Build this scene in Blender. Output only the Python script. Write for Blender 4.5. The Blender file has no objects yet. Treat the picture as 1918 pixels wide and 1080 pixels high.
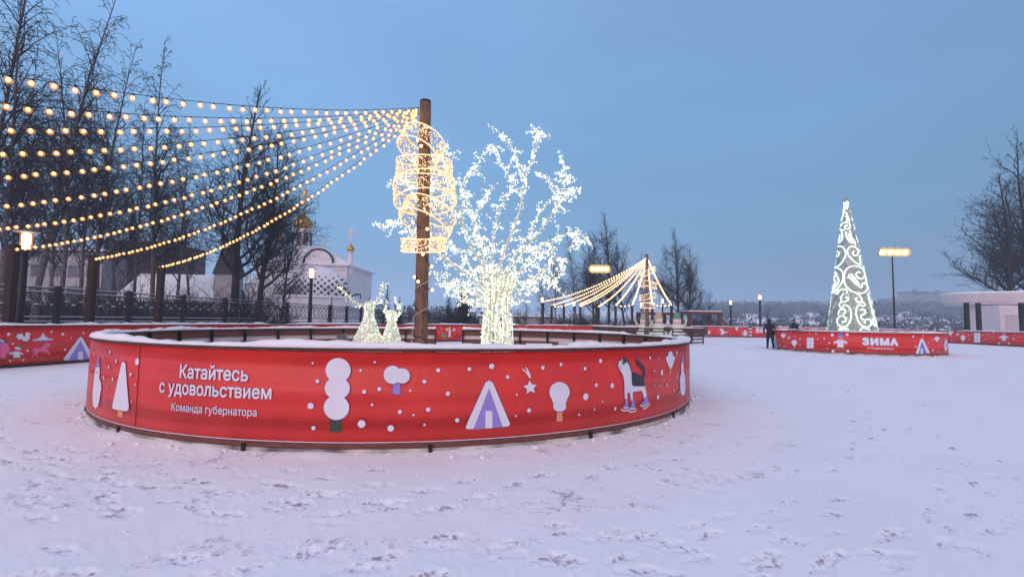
import bpy, bmesh, math, random
import numpy as np
from mathutils import Vector, Matrix
from mathutils.geometry import tessellate_polygon

R_ = math.radians
rnd = random.Random(7)
sc = bpy.context.scene
COL = sc.collection

# ------------------------------------------------------------------ camera
CAM = Vector((0, 0, 1.5))
F = 900.0
ROLL = 0.0148
PITCH = math.atan(60.0 / F)
cd = bpy.data.cameras.new('camera')
cd.sensor_width = 36.0
cd.lens = 36.0 * F / 1918.0
cd.clip_start = 0.05
cd.clip_end = 6000
cam = bpy.data.objects.new('camera', cd)
COL.objects.link(cam)
cam.location = CAM
CM = Matrix.Rotation(math.pi / 2 + PITCH, 3, 'X') @ Matrix.Rotation(ROLL, 3, 'Z')
cam.rotation_euler = CM.to_euler()
sc.camera = cam

# ------------------------------------------------------------------ world, sun, exposure
SUN_EL, SUN_AZ = 24.0, 205.0      # azimuth clockwise from +Y : behind the camera, to the left
w = bpy.data.worlds.new('World')
sc.world = w
w.use_nodes = True
nt = w.node_tree
nt.nodes.clear()
wo = nt.nodes.new('ShaderNodeOutputWorld')
sky = nt.nodes.new('ShaderNodeTexSky')
sky.sky_type = 'NISHITA'
sky.sun_disc = False
sky.sun_elevation = R_(2.0)
sky.sun_rotation = R_(SUN_AZ)
sky.air_density = 1.5
sky.dust_density = 1.5
sky.ozone_density = 3.0
bg1 = nt.nodes.new('ShaderNodeBackground')
bg1.inputs[1].default_value = 0.05
nt.links.new(sky.outputs[0], bg1.inputs[0])
tc = nt.nodes.new('ShaderNodeTexCoord')
sep = nt.nodes.new('ShaderNodeSeparateXYZ')
nt.links.new(tc.outputs['Generated'], sep.inputs[0])
ramp = nt.nodes.new('ShaderNodeValToRGB')
e = ramp.color_ramp.elements
e[0].position = 0.0; e[0].color = (0.125, 0.295, 0.51, 1)
e[1].position = 1.0; e[1].color = (0.30, 0.48, 0.80, 1)
for p_, c_ in ((0.07, (0.130, 0.308, 0.54)), (0.22, (0.150, 0.345, 0.60)), (0.50, (0.205, 0.40, 0.72))):
    n = ramp.color_ramp.elements.new(p_); n.color = (*c_, 1)
nt.links.new(sep.outputs[2], ramp.inputs[0])
# overcast deck, slightly darker to the right (east), brighter and pinker behind the camera
azm = nt.nodes.new('ShaderNodeMapRange')
azm.inputs[1].default_value = -0.8; azm.inputs[2].default_value = 0.8
azm.inputs[3].default_value = 1.16; azm.inputs[4].default_value = 0.72
nt.links.new(sep.outputs[0], azm.inputs[0])
nz = nt.nodes.new('ShaderNodeTexNoise'); nz.inputs['Scale'].default_value = 1.6; nz.inputs['Detail'].default_value = 3
mpn = nt.nodes.new('ShaderNodeMapping'); mpn.inputs['Scale'].default_value = (1, 1, 3.0)
nt.links.new(tc.outputs['Generated'], mpn.inputs[0]); nt.links.new(mpn.outputs[0], nz.inputs['Vector'])
nzm = nt.nodes.new('ShaderNodeMapRange')
nzm.inputs[1].default_value = 0.3; nzm.inputs[2].default_value = 0.7
nzm.inputs[3].default_value = 0.90; nzm.inputs[4].default_value = 1.09
nt.links.new(nz.outputs['Fac'], nzm.inputs[0])
mul = nt.nodes.new('ShaderNodeMath'); mul.operation = 'MULTIPLY'
nt.links.new(azm.outputs[0], mul.inputs[0]); nt.links.new(nzm.outputs[0], mul.inputs[1])
bk = nt.nodes.new('ShaderNodeMapRange')
bk.inputs[1].default_value = 0.1; bk.inputs[2].default_value = -0.9
nt.links.new(sep.outputs[1], bk.inputs[0])
mixb = nt.nodes.new('ShaderNodeMix'); mixb.data_type = 'RGBA'
nt.links.new(bk.outputs[0], mixb.inputs[0])
nt.links.new(ramp.outputs[0], mixb.inputs[6])
mixb.inputs[7].default_value = (1.08, 0.84, 0.92, 1)
bg2 = nt.nodes.new('ShaderNodeBackground')
nt.links.new(mixb.outputs[2], bg2.inputs[0]); nt.links.new(mul.outputs[0], bg2.inputs[1])
addw = nt.nodes.new('ShaderNodeAddShader')
nt.links.new(bg1.outputs[0], addw.inputs[0]); nt.links.new(bg2.outputs[0], addw.inputs[1])
nt.links.new(addw.outputs[0], wo.inputs[0])

sl = bpy.data.lights.new('sun', 'SUN')
sl.energy = 0.95
sl.angle = R_(50)
sl.color = (1.0, 0.66, 0.60)
so = bpy.data.objects.new('sun', sl)
COL.objects.link(so)
sd = Vector((math.sin(R_(SUN_AZ)) * math.cos(R_(SUN_EL)), math.cos(R_(SUN_AZ)) * math.cos(R_(SUN_EL)), math.sin(R_(SUN_EL))))
so.rotation_euler = sd.to_track_quat('Z', 'Y').to_euler()

sc.view_settings.view_transform = 'Standard'
sc.view_settings.look = 'None'
sc.view_settings.gamma = 1.0
sc.view_settings.exposure = 0.06
sc.cycles.use_denoising = True
sc.cycles.max_bounces = 6
sc.cycles.transparent_max_bounces = 16
sc.cycles.volume_bounces = 2
sc.cycles.sample_clamp_indirect = 3.0

# ------------------------------------------------------------------ projection helpers (photo pixel -> real place)
def ray(px, py):
    return (CM @ Vector(((px - 959.0) / F, -(py - 540.0) / F, -1.0)))
def at(px, py, Y):
    d = ray(px, py); t = (Y - CAM.y) / d.y
    return CAM + d * t
def ground(px, py, z=0.0):
    d = ray(px, py); t = (z - CAM.z) / d.z
    return CAM + d * t
def HY(px):
    return 600.0 + (px - 959) * ROLL
def X_of(px, Y):
    return at(px, HY(px), Y).x

# ------------------------------------------------------------------ materials
def mat(name, col, rough=0.7, var=0.0, scale=6.0, bump=0.0, bscale=40.0, col2=None, metal=0.0, stretch=(1, 1, 1), spec=0.4, detail=5.0):
    m = bpy.data.materials.new(name); m.use_nodes = True
    n = m.node_tree; b = n.nodes['Principled BSDF']
    b.inputs['Roughness'].default_value = rough
    b.inputs['Metallic'].default_value = metal
    b.inputs['Specular IOR Level'].default_value = spec
    b.inputs['Base Color'].default_value = (*col, 1)
    tcn = n.nodes.new('ShaderNodeTexCoord'); mp = n.nodes.new('ShaderNodeMapping')
    mp.inputs['Scale'].default_value = stretch
    n.links.new(tcn.outputs['Object'], mp.inputs[0])
    if var > 0 or col2:
        t = n.nodes.new('ShaderNodeTexNoise'); t.inputs['Scale'].default_value = scale; t.inputs['Detail'].default_value = detail
        n.links.new(mp.outputs[0], t.inputs['Vector'])
        r = n.nodes.new('ShaderNodeValToRGB')
        c2 = col2 or tuple(max(0, c * (1 - var)) for c in col)
        c1 = col if col2 else tuple(min(1, c * (1 + var * 0.6)) for c in col)
        r.color_ramp.elements[0].position = 0.35; r.color_ramp.elements[0].color = (*c2, 1)
        r.color_ramp.elements[1].position = 0.65; r.color_ramp.elements[1].color = (*c1, 1)
        n.links.new(t.outputs['Fac'], r.inputs[0]); n.links.new(r.outputs[0], b.inputs['Base Color'])
    if bump > 0:
        t2 = n.nodes.new('ShaderNodeTexNoise'); t2.inputs['Scale'].default_value = bscale; t2.inputs['Detail'].default_value = 6
        n.links.new(mp.outputs[0], t2.inputs['Vector'])
        bp = n.nodes.new('ShaderNodeBump'); bp.inputs['Strength'].default_value = bump; bp.inputs['Distance'].default_value = 0.02
        n.links.new(t2.outputs['Fac'], bp.inputs['Height']); n.links.new(bp.outputs[0], b.inputs['Normal'])
    return m
def emit(name, col, s, base=(0.8, 0.8, 0.8)):
    m = bpy.data.materials.new(name); m.use_nodes = True
    b = m.node_tree.nodes['Principled BSDF']
    b.inputs['Base Color'].default_value = (*base, 1)
    b.inputs['Emission Color'].default_value = (*col, 1)
    b.inputs['Emission Strength'].default_value = s
    b.inputs['Roughness'].default_value = 0.4
    return m
def bloom_shell(name, col, s, alpha):  # see-through emissive shell that models bloom around a lamp, no real glass
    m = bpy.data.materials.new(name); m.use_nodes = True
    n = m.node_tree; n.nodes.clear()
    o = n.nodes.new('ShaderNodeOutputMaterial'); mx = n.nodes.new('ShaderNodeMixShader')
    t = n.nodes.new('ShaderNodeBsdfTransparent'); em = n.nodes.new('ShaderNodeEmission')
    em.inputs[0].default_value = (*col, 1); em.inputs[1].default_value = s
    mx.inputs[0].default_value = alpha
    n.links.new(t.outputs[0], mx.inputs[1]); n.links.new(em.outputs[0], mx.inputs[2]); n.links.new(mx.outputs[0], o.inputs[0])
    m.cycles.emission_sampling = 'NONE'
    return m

M = {}
M['snow'] = mat('snow', (0.86, 0.86, 0.88), 0.75, 0.05, 3.0, 0.5, 30.0)
M['snow_far'] = mat('snow_far', (0.80, 0.81, 0.84), 0.8, 0.06, 0.5)
M['red'] = None
M['white_print'] = mat('white_print', (0.72, 0.72, 0.80), 0.5, 0.04, 3)
M['purple_print'] = mat('purple_print', (0.29, 0.24, 0.62), 0.5, 0.04, 3)
M['blue_print'] = mat('blue_print', (0.13, 0.20, 0.62), 0.5)
M['outline_print'] = mat('outline_print', (0.16, 0.03, 0.16), 0.5)
M['black_print'] = mat('black_print', (0.035, 0.035, 0.055), 0.5)
M['orange_print'] = mat('orange_print', (0.72, 0.30, 0.14), 0.5)
M['green_print'] = mat('green_print', (0.035, 0.06, 0.04), 0.5)
M['bright_green_print'] = mat('bright_green_print', (0.08, 0.35, 0.12), 0.5)
M['pink_print'] = mat('pink_print', (0.80, 0.16, 0.32), 0.5)
M['olive_print'] = mat('olive_print', (0.25, 0.16, 0.05), 0.5)
M['banner_back'] = mat('banner_back', (0.66, 0.56, 0.56), 0.6, 0.06, 2)
M['dark_steel'] = mat('dark_steel', (0.016, 0.014, 0.017), 0.5, 0.3, 12, 0.2, 60, metal=0.2)
M['plank'] = mat('plank', (0.075, 0.034, 0.026), 0.65, 0.45, 10, 0.4, 50, stretch=(1, 1, 8))
M['plank_mid'] = mat('plank_mid', (0.17, 0.06, 0.05), 0.65, 0.4, 10, 0.4, 50, stretch=(1, 1, 8))
M['pole_wood'] = mat('pole_wood', (0.20, 0.115, 0.07), 0.7, 0.5, 7, 0.6, 30, stretch=(6, 6, 0.5))
M['post_wood'] = mat('post_wood', (0.028, 0.014, 0.010), 0.75, 0.4, 7, 0.4, 30, stretch=(6, 6, 0.5))
M['wire'] = mat('wire', (0.012, 0.011, 0.012), 0.5)
M['white_cable'] = mat('white_cable', (0.55, 0.5, 0.42), 0.5)
M['bark'] = mat('bark', (0.030, 0.022, 0.020), 0.9, 0.4, 8, 0.6, 25, stretch=(3, 3, 0.7))
M['twig'] = mat('twig', (0.018, 0.014, 0.017), 0.9, 0.3, 3)
M['twig_birch'] = mat('twig_birch', (0.024, 0.018, 0.022), 0.9, 0.3, 3)
M['birch_bark'] = mat('birch_bark', (0.17, 0.145, 0.14), 0.8, 0.0, 7, 0.3, 25, col2=(0.025, 0.02, 0.02), stretch=(1, 1, 5))
M['needle'] = mat('needle', (0.018, 0.032, 0.026), 0.9, 0.4, 4)
M['church_white'] = mat('church_white', (0.78, 0.76, 0.78), 0.85, 0.08, 1.2, 0.15, 10)
M['kick_board'] = mat('kick_board', (.50, .46, .42), .7, .75, 2.2, .4, 20)
M['gold'] = mat('gold', (0.62, 0.36, 0.08), 0.28, 0.15, 3, metal=0.85)
M['roof_dark'] = mat('roof_dark', (0.045, 0.032, 0.035), 0.7, 0.3, 5)
M['glass_dark'] = mat('glass_dark', (0.10, 0.11, 0.14), 0.15)
M['concrete'] = mat('concrete', (0.38, 0.37, 0.38), 0.85, 0.12, 2, 0.2, 20)
M['brick_dark'] = mat('brick_dark', (0.12, 0.075, 0.065), 0.85, 0.25, 3)
M['panel_far'] = mat('panel_far', (0.30, 0.26, 0.26), 0.85, 0.1, 0.3)
M['pavilion_white'] = mat('pavilion_white', (0.62, 0.56, 0.58), 0.75, 0.06, 2)
M['pergola'] = mat('pergola', (0.12, 0.035, 0.028), 0.7, 0.3, 4)
M['cloth_black'] = mat('cloth_black', (0.012, 0.013, 0.020), 0.85, 0.4, 9, 0.4, 30)
M['cloth_navy'] = mat('cloth_navy', (0.012, 0.02, 0.06), 0.85, 0.4, 9, 0.4, 30)
M['skin'] = mat('skin', (0.42, 0.24, 0.18), 0.6)
M['tinsel'] = mat('tinsel', (0.42, 0.48, 0.45), 0.45, 0.7, 30, 0.6, 60, metal=0.3)
M['tinsel_light'] = mat('tinsel_light', (0.75, 0.82, 0.80), 0.4, 0.5, 30, metal=0.3)
M['led_frame'] = emit('led_frame', (0.70, 0.80, 0.50), 0.16, (0.5, 0.5, 0.44))  # faint emission put into the branches as soft fill from the lights on them
M['lamp_body'] = mat('lamp_body', (0.10, 0.11, 0.10), 0.5)
M['bulb'] = emit('bulb', (1.0, 0.54, 0.17), 6.0)
M['bulb_far'] = emit('bulb_far', (1.0, 0.52, 0.17), 3.0)
M['halo'] = bloom_shell('halo', (1.0, 0.36, 0.06), 1.1, 0.34)
M['led_warm'] = emit('led_warm', (1.0, 0.50, 0.07), 1.05)
M['led_warm_bud'] = emit('led_warm_bud', (1.0, 0.58, 0.20), 1.25)
M['led_white'] = emit('led_white', (0.97, 1.0, 0.66), 1.05)
M['led_soft'] = emit('led_soft', (0.60, 0.80, 0.58), 0.75)
M['led_swirl'] = emit('led_swirl', (0.80, 1.0, 0.80), 1.2)
M['hoop_frame'] = emit('hoop_frame', (1.0, .50, .12), .38, (.5, .4, .2))  # lattice wires carry some glow of their own, though they are no lamps
M['led_deer'] = emit('led_deer', (0.72, 0.80, 0.56), 0.8)
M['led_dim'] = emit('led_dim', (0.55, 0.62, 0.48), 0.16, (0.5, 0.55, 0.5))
M['led_yellow'] = emit('led_yellow', (1.0, 0.80, 0.30), 0.8)
M['lamp_glow'] = emit('lamp_glow', (1.0, 0.72, 0.40), 9.0)
M['flood_glow'] = emit('flood_glow', (1.0, 0.70, 0.30), 12.0)
M['flood_halo'] = bloom_shell('flood_halo', (1.0, 0.60, 0.14), 1.1, 0.5)

def red_material():
    m = mat('red_banner', (0.66, 0.032, 0.025), 0.42, 0.12, 1.4, 0.0, spec=0.5)
    n = m.node_tree; b = n.nodes['Principled BSDF']
    tcn = n.nodes.new('ShaderNodeTexCoord')
    wv = n.nodes.new('ShaderNodeTexWave'); wv.wave_type = 'BANDS'; wv.bands_direction = 'Z'
    wv.inputs['Scale'].default_value = 1.15; wv.inputs['Distortion'].default_value = 0.5; wv.inputs['Detail'].default_value = 1
    n.links.new(tcn.outputs['Object'], wv.inputs['Vector'])
    mp = n.nodes.new('ShaderNodeMapping'); mp.inputs['Scale'].default_value = (1.0, 1.0, 0.35); mp.inputs['Rotation'].default_value = (0.4, 0.5, 0)
    n.links.new(tcn.outputs['Object'], mp.inputs[0])
    ns = n.nodes.new('ShaderNodeTexNoise'); ns.inputs['Scale'].default_value = 2.2; ns.inputs['Detail'].default_value = 3; ns.inputs['Distortion'].default_value = 1.2
    n.links.new(mp.outputs[0], ns.inputs['Vector'])
    ad = n.nodes.new('ShaderNodeMath'); ad.operation = 'ADD'
    n.links.new(wv.outputs['Fac'], ad.inputs[0]); n.links.new(ns.outputs['Fac'], ad.inputs[1])
    bp = n.nodes.new('ShaderNodeBump'); bp.inputs['Strength'].default_value = 0.6; bp.inputs['Distance'].default_value = 0.035
    n.links.new(ad.outputs[0], bp.inputs['Height']); n.links.new(bp.outputs[0], b.inputs['Normal'])
    return m
M['red'] = red_material()
M['seam_red'] = mat('seam_red', (0.30, 0.012, 0.012), 0.5)

# ------------------------------------------------------------------ object helpers
def tag(o, label=None, cat=None, group=None, kind=None):
    if label: o['label'] = label
    if cat: o['category'] = cat
    if group: o['group'] = group
    if kind: o['kind'] = kind
    return o
def thing(name, label, cat, loc=(0, 0, 0), rz=0.0, group=None):
    o = bpy.data.objects.new(name, None); COL.objects.link(o)
    o.empty_display_size = 0.3
    o.location = loc; o.rotation_euler = (0, 0, rz)
    return tag(o, label, cat, group)
def wloc(o):
    v = Vector((0, 0, 0))
    while o is not None:
        v += o.location; o = o.parent
    return v
def copy_tree(o, parent=None):
    c = o.copy(); COL.objects.link(c)
    if parent: c.parent = parent
    for ch in o.children: copy_tree(ch, c)
    return c
def mesh_obj(name, me, parent=None):
    o = bpy.data.objects.new(name, me); COL.objects.link(o)
    if parent: o.parent = parent
    return o

class MB:
    def __init__(s): s.v = []; s.f = []; s.m = []
    def add(s, vs, fs, mi=0):
        b = len(s.v); s.v.extend([tuple(v) for v in vs]); s.f.extend([tuple(b + i for i in f) for f in fs]); s.m.extend([mi] * len(fs)); return s
    def box(s, c, sz, rz=0.0, mi=0, mtx=None):
        x, y, z = sz[0] / 2, sz[1] / 2, sz[2] / 2
        R = Matrix.Rotation(rz, 3, 'Z') if mtx is None else mtx
        c = Vector(c)
        vs = [c + R @ Vector((a * x, b * y, d * z)) for d in (-1, 1) for (a, b) in ((-1, -1), (1, -1), (1, 1), (-1, 1))]
        return s.add(vs, [(3, 2, 1, 0), (4, 5, 6, 7), (0, 1, 5, 4), (1, 2, 6, 5), (2, 3, 7, 6), (3, 0, 4, 7)], mi)
    def bar(s, a, b, wd, ht, mi=0):
        a = Vector(a); b = Vector(b); d = b - a; L = d.length
        if L < 1e-6: return s
        return s.box((a + b) / 2, (L, wd, ht), mtx=d.to_track_quat('X', 'Z').to_matrix(), mi=mi)
    def tube(s, pts, rad, n=6, mi=0, caps=True, closed=False):
        pts = [Vector(p) for p in pts]; k = len(pts)
        if not hasattr(rad, '__len__'): rad = [rad] * k
        b = len(s.v); u = None
        for i, p in enumerate(pts):
            if closed: d = pts[(i + 1) % k] - pts[i - 1]
            else: d = pts[min(i + 1, k - 1)] - pts[max(i - 1, 0)]
            if d.length < 1e-9: d = Vector((0, 0, 1))
            d.normalize()
            if u is None:
                u = d.orthogonal().normalized()
            else:
                u = u - d * u.dot(d)
                u = u.normalized() if u.length > 1e-6 else d.orthogonal().normalized()
            w_ = d.cross(u)
            for j in range(n):
                a = 2 * math.pi * j / n
                s.v.append(tuple(p + (u * math.cos(a) + w_ * math.sin(a)) * rad[i]))
        for i in range(k if closed else k - 1):
            i2 = (i + 1) % k
            for j in range(n):
                j2 = (j + 1) % n
                s.f.append((b + i * n + j, b + i * n + j2, b + i2 * n + j2, b + i2 * n + j)); s.m.append(mi)
        if caps and not closed and n > 2:
            s.f.append(tuple(b + j for j in reversed(range(n)))); s.m.append(mi)
            s.f.append(tuple(b + (k - 1) * n + j for j in range(n))); s.m.append(mi)
        return s
    def lathe(s, prof, c=(0, 0, 0), n=24, mi=0, cap=True, sc_=(1, 1)):
        b = len(s.v); k = len(prof)
        for r, z in prof:
            for j in range(n):
                a = 2 * math.pi * j / n
                s.v.append((c[0] + r * math.cos(a) * sc_[0], c[1] + r * math.sin(a) * sc_[1], c[2] + z))
        for i in range(k - 1):
            for j in range(n):
                j2 = (j + 1) % n
                s.f.append((b + i * n + j, b + i * n + j2, b + (i + 1) * n + j2, b + (i + 1) * n + j)); s.m.append(mi)
        if cap:
            s.f.append(tuple(b + j for j in reversed(range(n)))); s.m.append(mi)
            s.f.append(tuple(b + (k - 1) * n + j for j in range(n))); s.m.append(mi)
        return s
    def ball(s, c, r, n=8, k=5, mi=0, sz=(1, 1, 1)):
        prof = [(max(1e-4, math.sin(math.pi * i / k)), -math.cos(math.pi * i / k)) for i in range(k + 1)]
        b = len(s.v)
        s.lathe([(p[0] * r, p[1] * r) for p in prof], (0, 0, 0), n, mi, cap=False)
        for i in range(b, len(s.v)):
            v = s.v[i]; s.v[i] = (c[0] + v[0] * sz[0], c[1] + v[1] * sz[1], c[2] + v[2] * sz[2])
        return s
    def octa(s, c, r, mi=0, q=None):
        vs = [Vector(d) * r for d in ((1, 0, 0), (-1, 0, 0), (0, 1, 0), (0, -1, 0), (0, 0, 1), (0, 0, -1))]
        if q is not None: vs = [q @ v for v in vs]
        c = Vector(c)
        return s.add([c + v for v in vs], [(0, 2, 4), (2, 1, 4), (1, 3, 4), (3, 0, 4), (2, 0, 5), (1, 2, 5), (3, 1, 5), (0, 3, 5)], mi)
    def prism(s, poly, z0, z1, mi=0):
        n = len(poly)
        vs = [(p[0], p[1], z0) for p in poly] + [(p[0], p[1], z1) for p in poly]
        return s.add(vs, [tuple(reversed(range(n))), tuple(range(n, 2 * n))] + [(i, (i + 1) % n, n + (i + 1) % n, n + i) for i in range(n)], mi)
    def build(s, name, mats, parent=None, smooth=False, local=False):
        if not isinstance(mats, (list, tuple)): mats = [mats]
        me = bpy.data.meshes.new(name)
        vs = s.v
        if parent is not None and not local:
            L = wloc(parent); vs = [(a[0] - L.x, a[1] - L.y, a[2] - L.z) for a in s.v]
        me.from_pydata(vs, [], s.f)
        for m in mats: me.materials.append(m)
        if len(mats) > 1: me.polygons.foreach_set('material_index', s.m)
        if smooth: me.polygons.foreach_set('use_smooth', [True] * len(me.polygons))
        me.update()
        return mesh_obj(name, me, parent)

def vnoise(x, y, seed=0):
    xi = np.floor(x).astype(np.int64); yi = np.floor(y).astype(np.int64)
    xf = x - xi; yf = y - yi
    def h(a, b):
        n = (a * 374761393 + b * 668265263 + seed * 1442695041) & 0xffffffff
        n = ((n ^ (n >> 13)) * 1274126177) & 0xffffffff
        return ((n ^ (n >> 16)) & 0xffff) / 65535.0
    u = xf * xf * (3 - 2 * xf); v = yf * yf * (3 - 2 * yf)
    return (h(xi, yi) * (1 - u) + h(xi + 1, yi) * u) * (1 - v) + (h(xi, yi + 1) * (1 - u) + h(xi + 1, yi + 1) * u) * v
def n1(t, seed=0):
    return float(vnoise(np.array([t]), np.array([seed * 7.3]), seed)[0])

# ------------------------------------------------------------------ layout constants
RC = Vector((-2.045, 11.16, 0)); RR = 5.785             # big round barrier
TC = Vector((20.1, 28.4, 0)); TR = 4.16               # barrier round the tall light tree
SC3 = Vector((10.9, 38.2, 0)); SR3 = 4.3              # far slatted enclosure
PERIM = [(-14.6, -3), (-14.5, 5), (-14.0, 11), (-13.75, 13.0), (-13.3, 15.2), (-12.6, 18), (-11.6, 21.5), (-10.0, 25.5), (-7.6, 29.5), (-4.4, 33.0), (0, 36.2), (6.8, 40.3), (12, 45), (17, 50), (21.6, 53), (29, 54.6), (36, 53.5), (40.5, 49.5), (40.8, 44.5), (40.8, 38), (40.6, 20)]

# ------------------------------------------------------------------ ground
def make_ground():
    na, nr = 900, 620
    ang = np.linspace(-R_(74), R_(74), na)
    rad = np.concatenate([np.geomspace(0.9, 16, 430), np.geomspace(16.3, 1100, nr - 430)])
    A, Rr = np.meshgrid(ang, rad)
    X = np.sin(A) * Rr; Y = np.cos(A) * Rr
    Z = np.zeros_like(X); T = np.zeros_like(X)
    near = Rr < 60
    f1 = vnoise(X * 0.35, Y * 0.35, 1) - .5; f2 = vnoise(X * 1.3, Y * 1.3, 2) - .5
    f3 = vnoise(X * 6, Y * 6, 3) - .5; f4 = vnoise(X * 18, Y * 18, 4) - .5; f5 = vnoise(X * 45, Y * 45, 5) - .5
    Z += (f1 * 0.035 + f2 * 0.006 + f3 * 0.001) * near
    # trodden belt round the barrier
    D = np.hypot(X - RC.x, Y - RC.y)
    edge = RR + 2.35 + 1.7 * (vnoise(X * .3, Y * .3, 9) - .5) - 0.9 * np.clip((X - 1.5) / 4, 0, 1) + 0.9 * np.clip(-(X + 1) / 5, 0, 1)
    belt = np.clip((edge - D) / 0.7, 0, 1) * (D > RR - .1)
    rough = belt * (0.30 + 0.7 * np.clip((vnoise(X * 1.1 + 3, Y * 2.2, 11) - .36) * 3.2, 0, 1))
    Z += rough * (f3 * 0.006 + f4 * 0.006 + f5 * 0.006)
    T += rough * np.clip(0.18 + 1.2 * f3 + 1.0 * f4, 0, 1) * 0.62
    # footprints
    r = random.Random(21)
    prints = []
    for k in range(20):            # walkers along the ring
        rr = RR + 0.7 + r.random() ** 1.3 * 3.0
        a = R_(r.uniform(190, 250)); a1 = a + R_(r.uniform(25, 105)); side = 1
        while a < a1:
            x = RC.x + rr * math.cos(a); y = RC.y + rr * math.sin(a)
            hd = a + math.pi / 2 + r.uniform(-.25, .25)
            prints.append((x - math.cos(a) * side * .11, y - math.sin(a) * side * .11, hd, r.uniform(.5, 1)))
            side = -side; a += (0.34 + r.random() * .12) / rr; rr += r.uniform(-.03, .035)
    for (sx, sy, hd, nn) in ((-3.2, 2.2, .32, 16), (-2.6, 1.9, .30, 16), (-1.2, 2.6, .30, 14), (3.0, 5.0, .62, 18), (4.0, 5.6, .9, 18), (-3.5, 2.6, .2, 12), (4.3, 7.6, 1.2, 18)):
        x, y, side = sx, sy, 1
        for _ in range(nn):
            prints.append((x - math.sin(hd) * side * .1, y + math.cos(hd) * side * .1, hd + r.uniform(-.15, .15), r.uniform(.6, 1)))
            st = .62 + r.random() * .1; x += math.cos(hd) * st * .6; y += math.sin(hd) * st * .6; hd += r.uniform(-.05, .06); side = -side
    Xr, Yr = X[:, :], Y[:, :]
    for (x, y, hd, s_) in prints:
        if y < .9 or math.hypot(x - RC.x, y - RC.y) < RR + .25: continue
        rp = math.hypot(x, y)
        if rp > 24: continue
        i0 = max(0, int(np.searchsorted(rad, rp - .3))); i1 = int(np.searchsorted(rad, rp + .3)) + 1
        ap = math.atan2(x, y); da = .3 / rp
        j0 = max(0, int(np.searchsorted(ang, ap - da))); j1 = int(np.searchsorted(ang, ap + da)) + 1
        if i1 <= i0 or j1 <= j0: continue
        xs = X[i0:i1, j0:j1] - x; ys = Y[i0:i1, j0:j1] - y
        lu = xs * math.cos(hd) + ys * math.sin(hd); lv = -xs * math.sin(hd) + ys * math.cos(hd)
        nn_ = (f4[i0:i1, j0:j1] + f3[i0:i1, j0:j1]) * .55
        q = (lu / .15) ** 2 + (lv / (.052 + .012 * np.sign(lu))) ** 2 + nn_ * 1.4
        ins = np.clip((1.0 - q) * 2.2, 0, 1)
        rim = np.clip(1 - np.abs(q - 1.35) / .55, 0, 1)
        Z[i0:i1, j0:j1] += s_ * .52 * (-.016 * ins + .005 * rim * (1 + 2 * f5[i0:i1, j0:j1])) + ins * s_ * (.007 * f5[i0:i1, j0:j1] + .007 * f4[i0:i1, j0:j1])
        T[i0:i1, j0:j1] = np.maximum(T[i0:i1, j0:j1], ins * s_ * np.clip(.35 + 1.4 * f5[i0:i1, j0:j1] + 1.1 * f4[i0:i1, j0:j1], 0, 1))
    # bank of snow at the barrier feet
    Z += np.exp(-(np.maximum(D - RR, 0) / .17) ** 2) * (.012 + .11 * np.clip(vnoise(X * 1.4, Y * 1.4, 44) - .42, 0, 1) * (.7 + .8 * f3))
    T *= np.clip((60 - Rr) / 50, 0, 1)
    # far terrain : the valley falls away beyond the rink and rises on the far side
    dist = Rr
    fall = np.clip((dist - 66) / 110, 0, 1); fall = fall * fall * (3 - 2 * fall)
    up = np.clip((dist - 190) / 560, 0, 1)
    side = np.clip((np.degrees(A) + 8) / 16, 0, 1)
    Z += side * (-9.0 * fall + 27 * up ** 1.1 + 5 * (vnoise(X * .006, Y * .006, 6) - .5) * up)
    Z += (1 - side) * up * 10
    V = np.stack([X.ravel(), Y.ravel(), Z.ravel()], 1)
    ii, jj = np.meshgrid(np.arange(nr - 1), np.arange(na - 1), indexing='ij')
    a = (ii * na + jj).ravel()
    faces = np.stack([a, a + na, a + na + 1, a + 1], 1)[:, ::-1]
    # close near hole with a fan and a skirt behind the camera
    b0 = len(V)
    ex = np.array([[0, .25, 0.0]]); V = np.vstack([V, ex])
    me = bpy.data.meshes.new('ground')
    fan = np.array([[b0, i + 1, i] for i in range(na - 1)])
    nq = len(faces); nf = len(fan)
    me.vertices.add(len(V)); me.vertices.foreach_set('co', V.ravel())
    me.loops.add(nq * 4 + nf * 3)
    me.loops.foreach_set('vertex_index', np.concatenate([faces.ravel(), fan.ravel()]))
    me.polygons.add(nq + nf)
    me.polygons.foreach_set('loop_start', np.concatenate([np.arange(nq) * 4, nq * 4 + np.arange(nf) * 3]))
    me.polygons.foreach_set('use_smooth', np.ones(nq + nf, bool))
    me.update(); me.validate()
    at_ = me.attributes.new('trod', 'FLOAT', 'POINT')
    at_.data.foreach_set('value', np.append(T.ravel(), 0.0))
    m = mat('ground_snow', (0.86, 0.86, 0.89), 0.8, 0.0, 3)
    n = m.node_tree; b = n.nodes['Principled BSDF']
    an = n.nodes.new('ShaderNodeAttribute'); an.attribute_name = 'trod'
    tcn = n.nodes.new('ShaderNodeTexCoord')
    g = n.nodes.new('ShaderNodeTexNoise'); g.inputs['Scale'].default_value = 0.9; g.inputs['Detail'].default_value = 6
    n.links.new(tcn.outputs['Object'], g.inputs['Vector'])
    mr = n.nodes.new('ShaderNodeMapRange'); mr.inputs[3].default_value = .93; mr.inputs[4].default_value = 1.06
    n.links.new(g.outputs['Fac'], mr.inputs[0])
    mx = n.nodes.new('ShaderNodeMix'); mx.data_type = 'RGBA'
    mx.inputs[6].default_value = (.88, .88, .90, 1); mx.inputs[7].default_value = (.42, .36, .40, 1)
    fn = n.nodes.new('ShaderNodeTexNoise'); fn.inputs['Scale'].default_value = 26; fn.inputs['Detail'].default_value = 4; fn.inputs['Roughness'].default_value = .7
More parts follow.
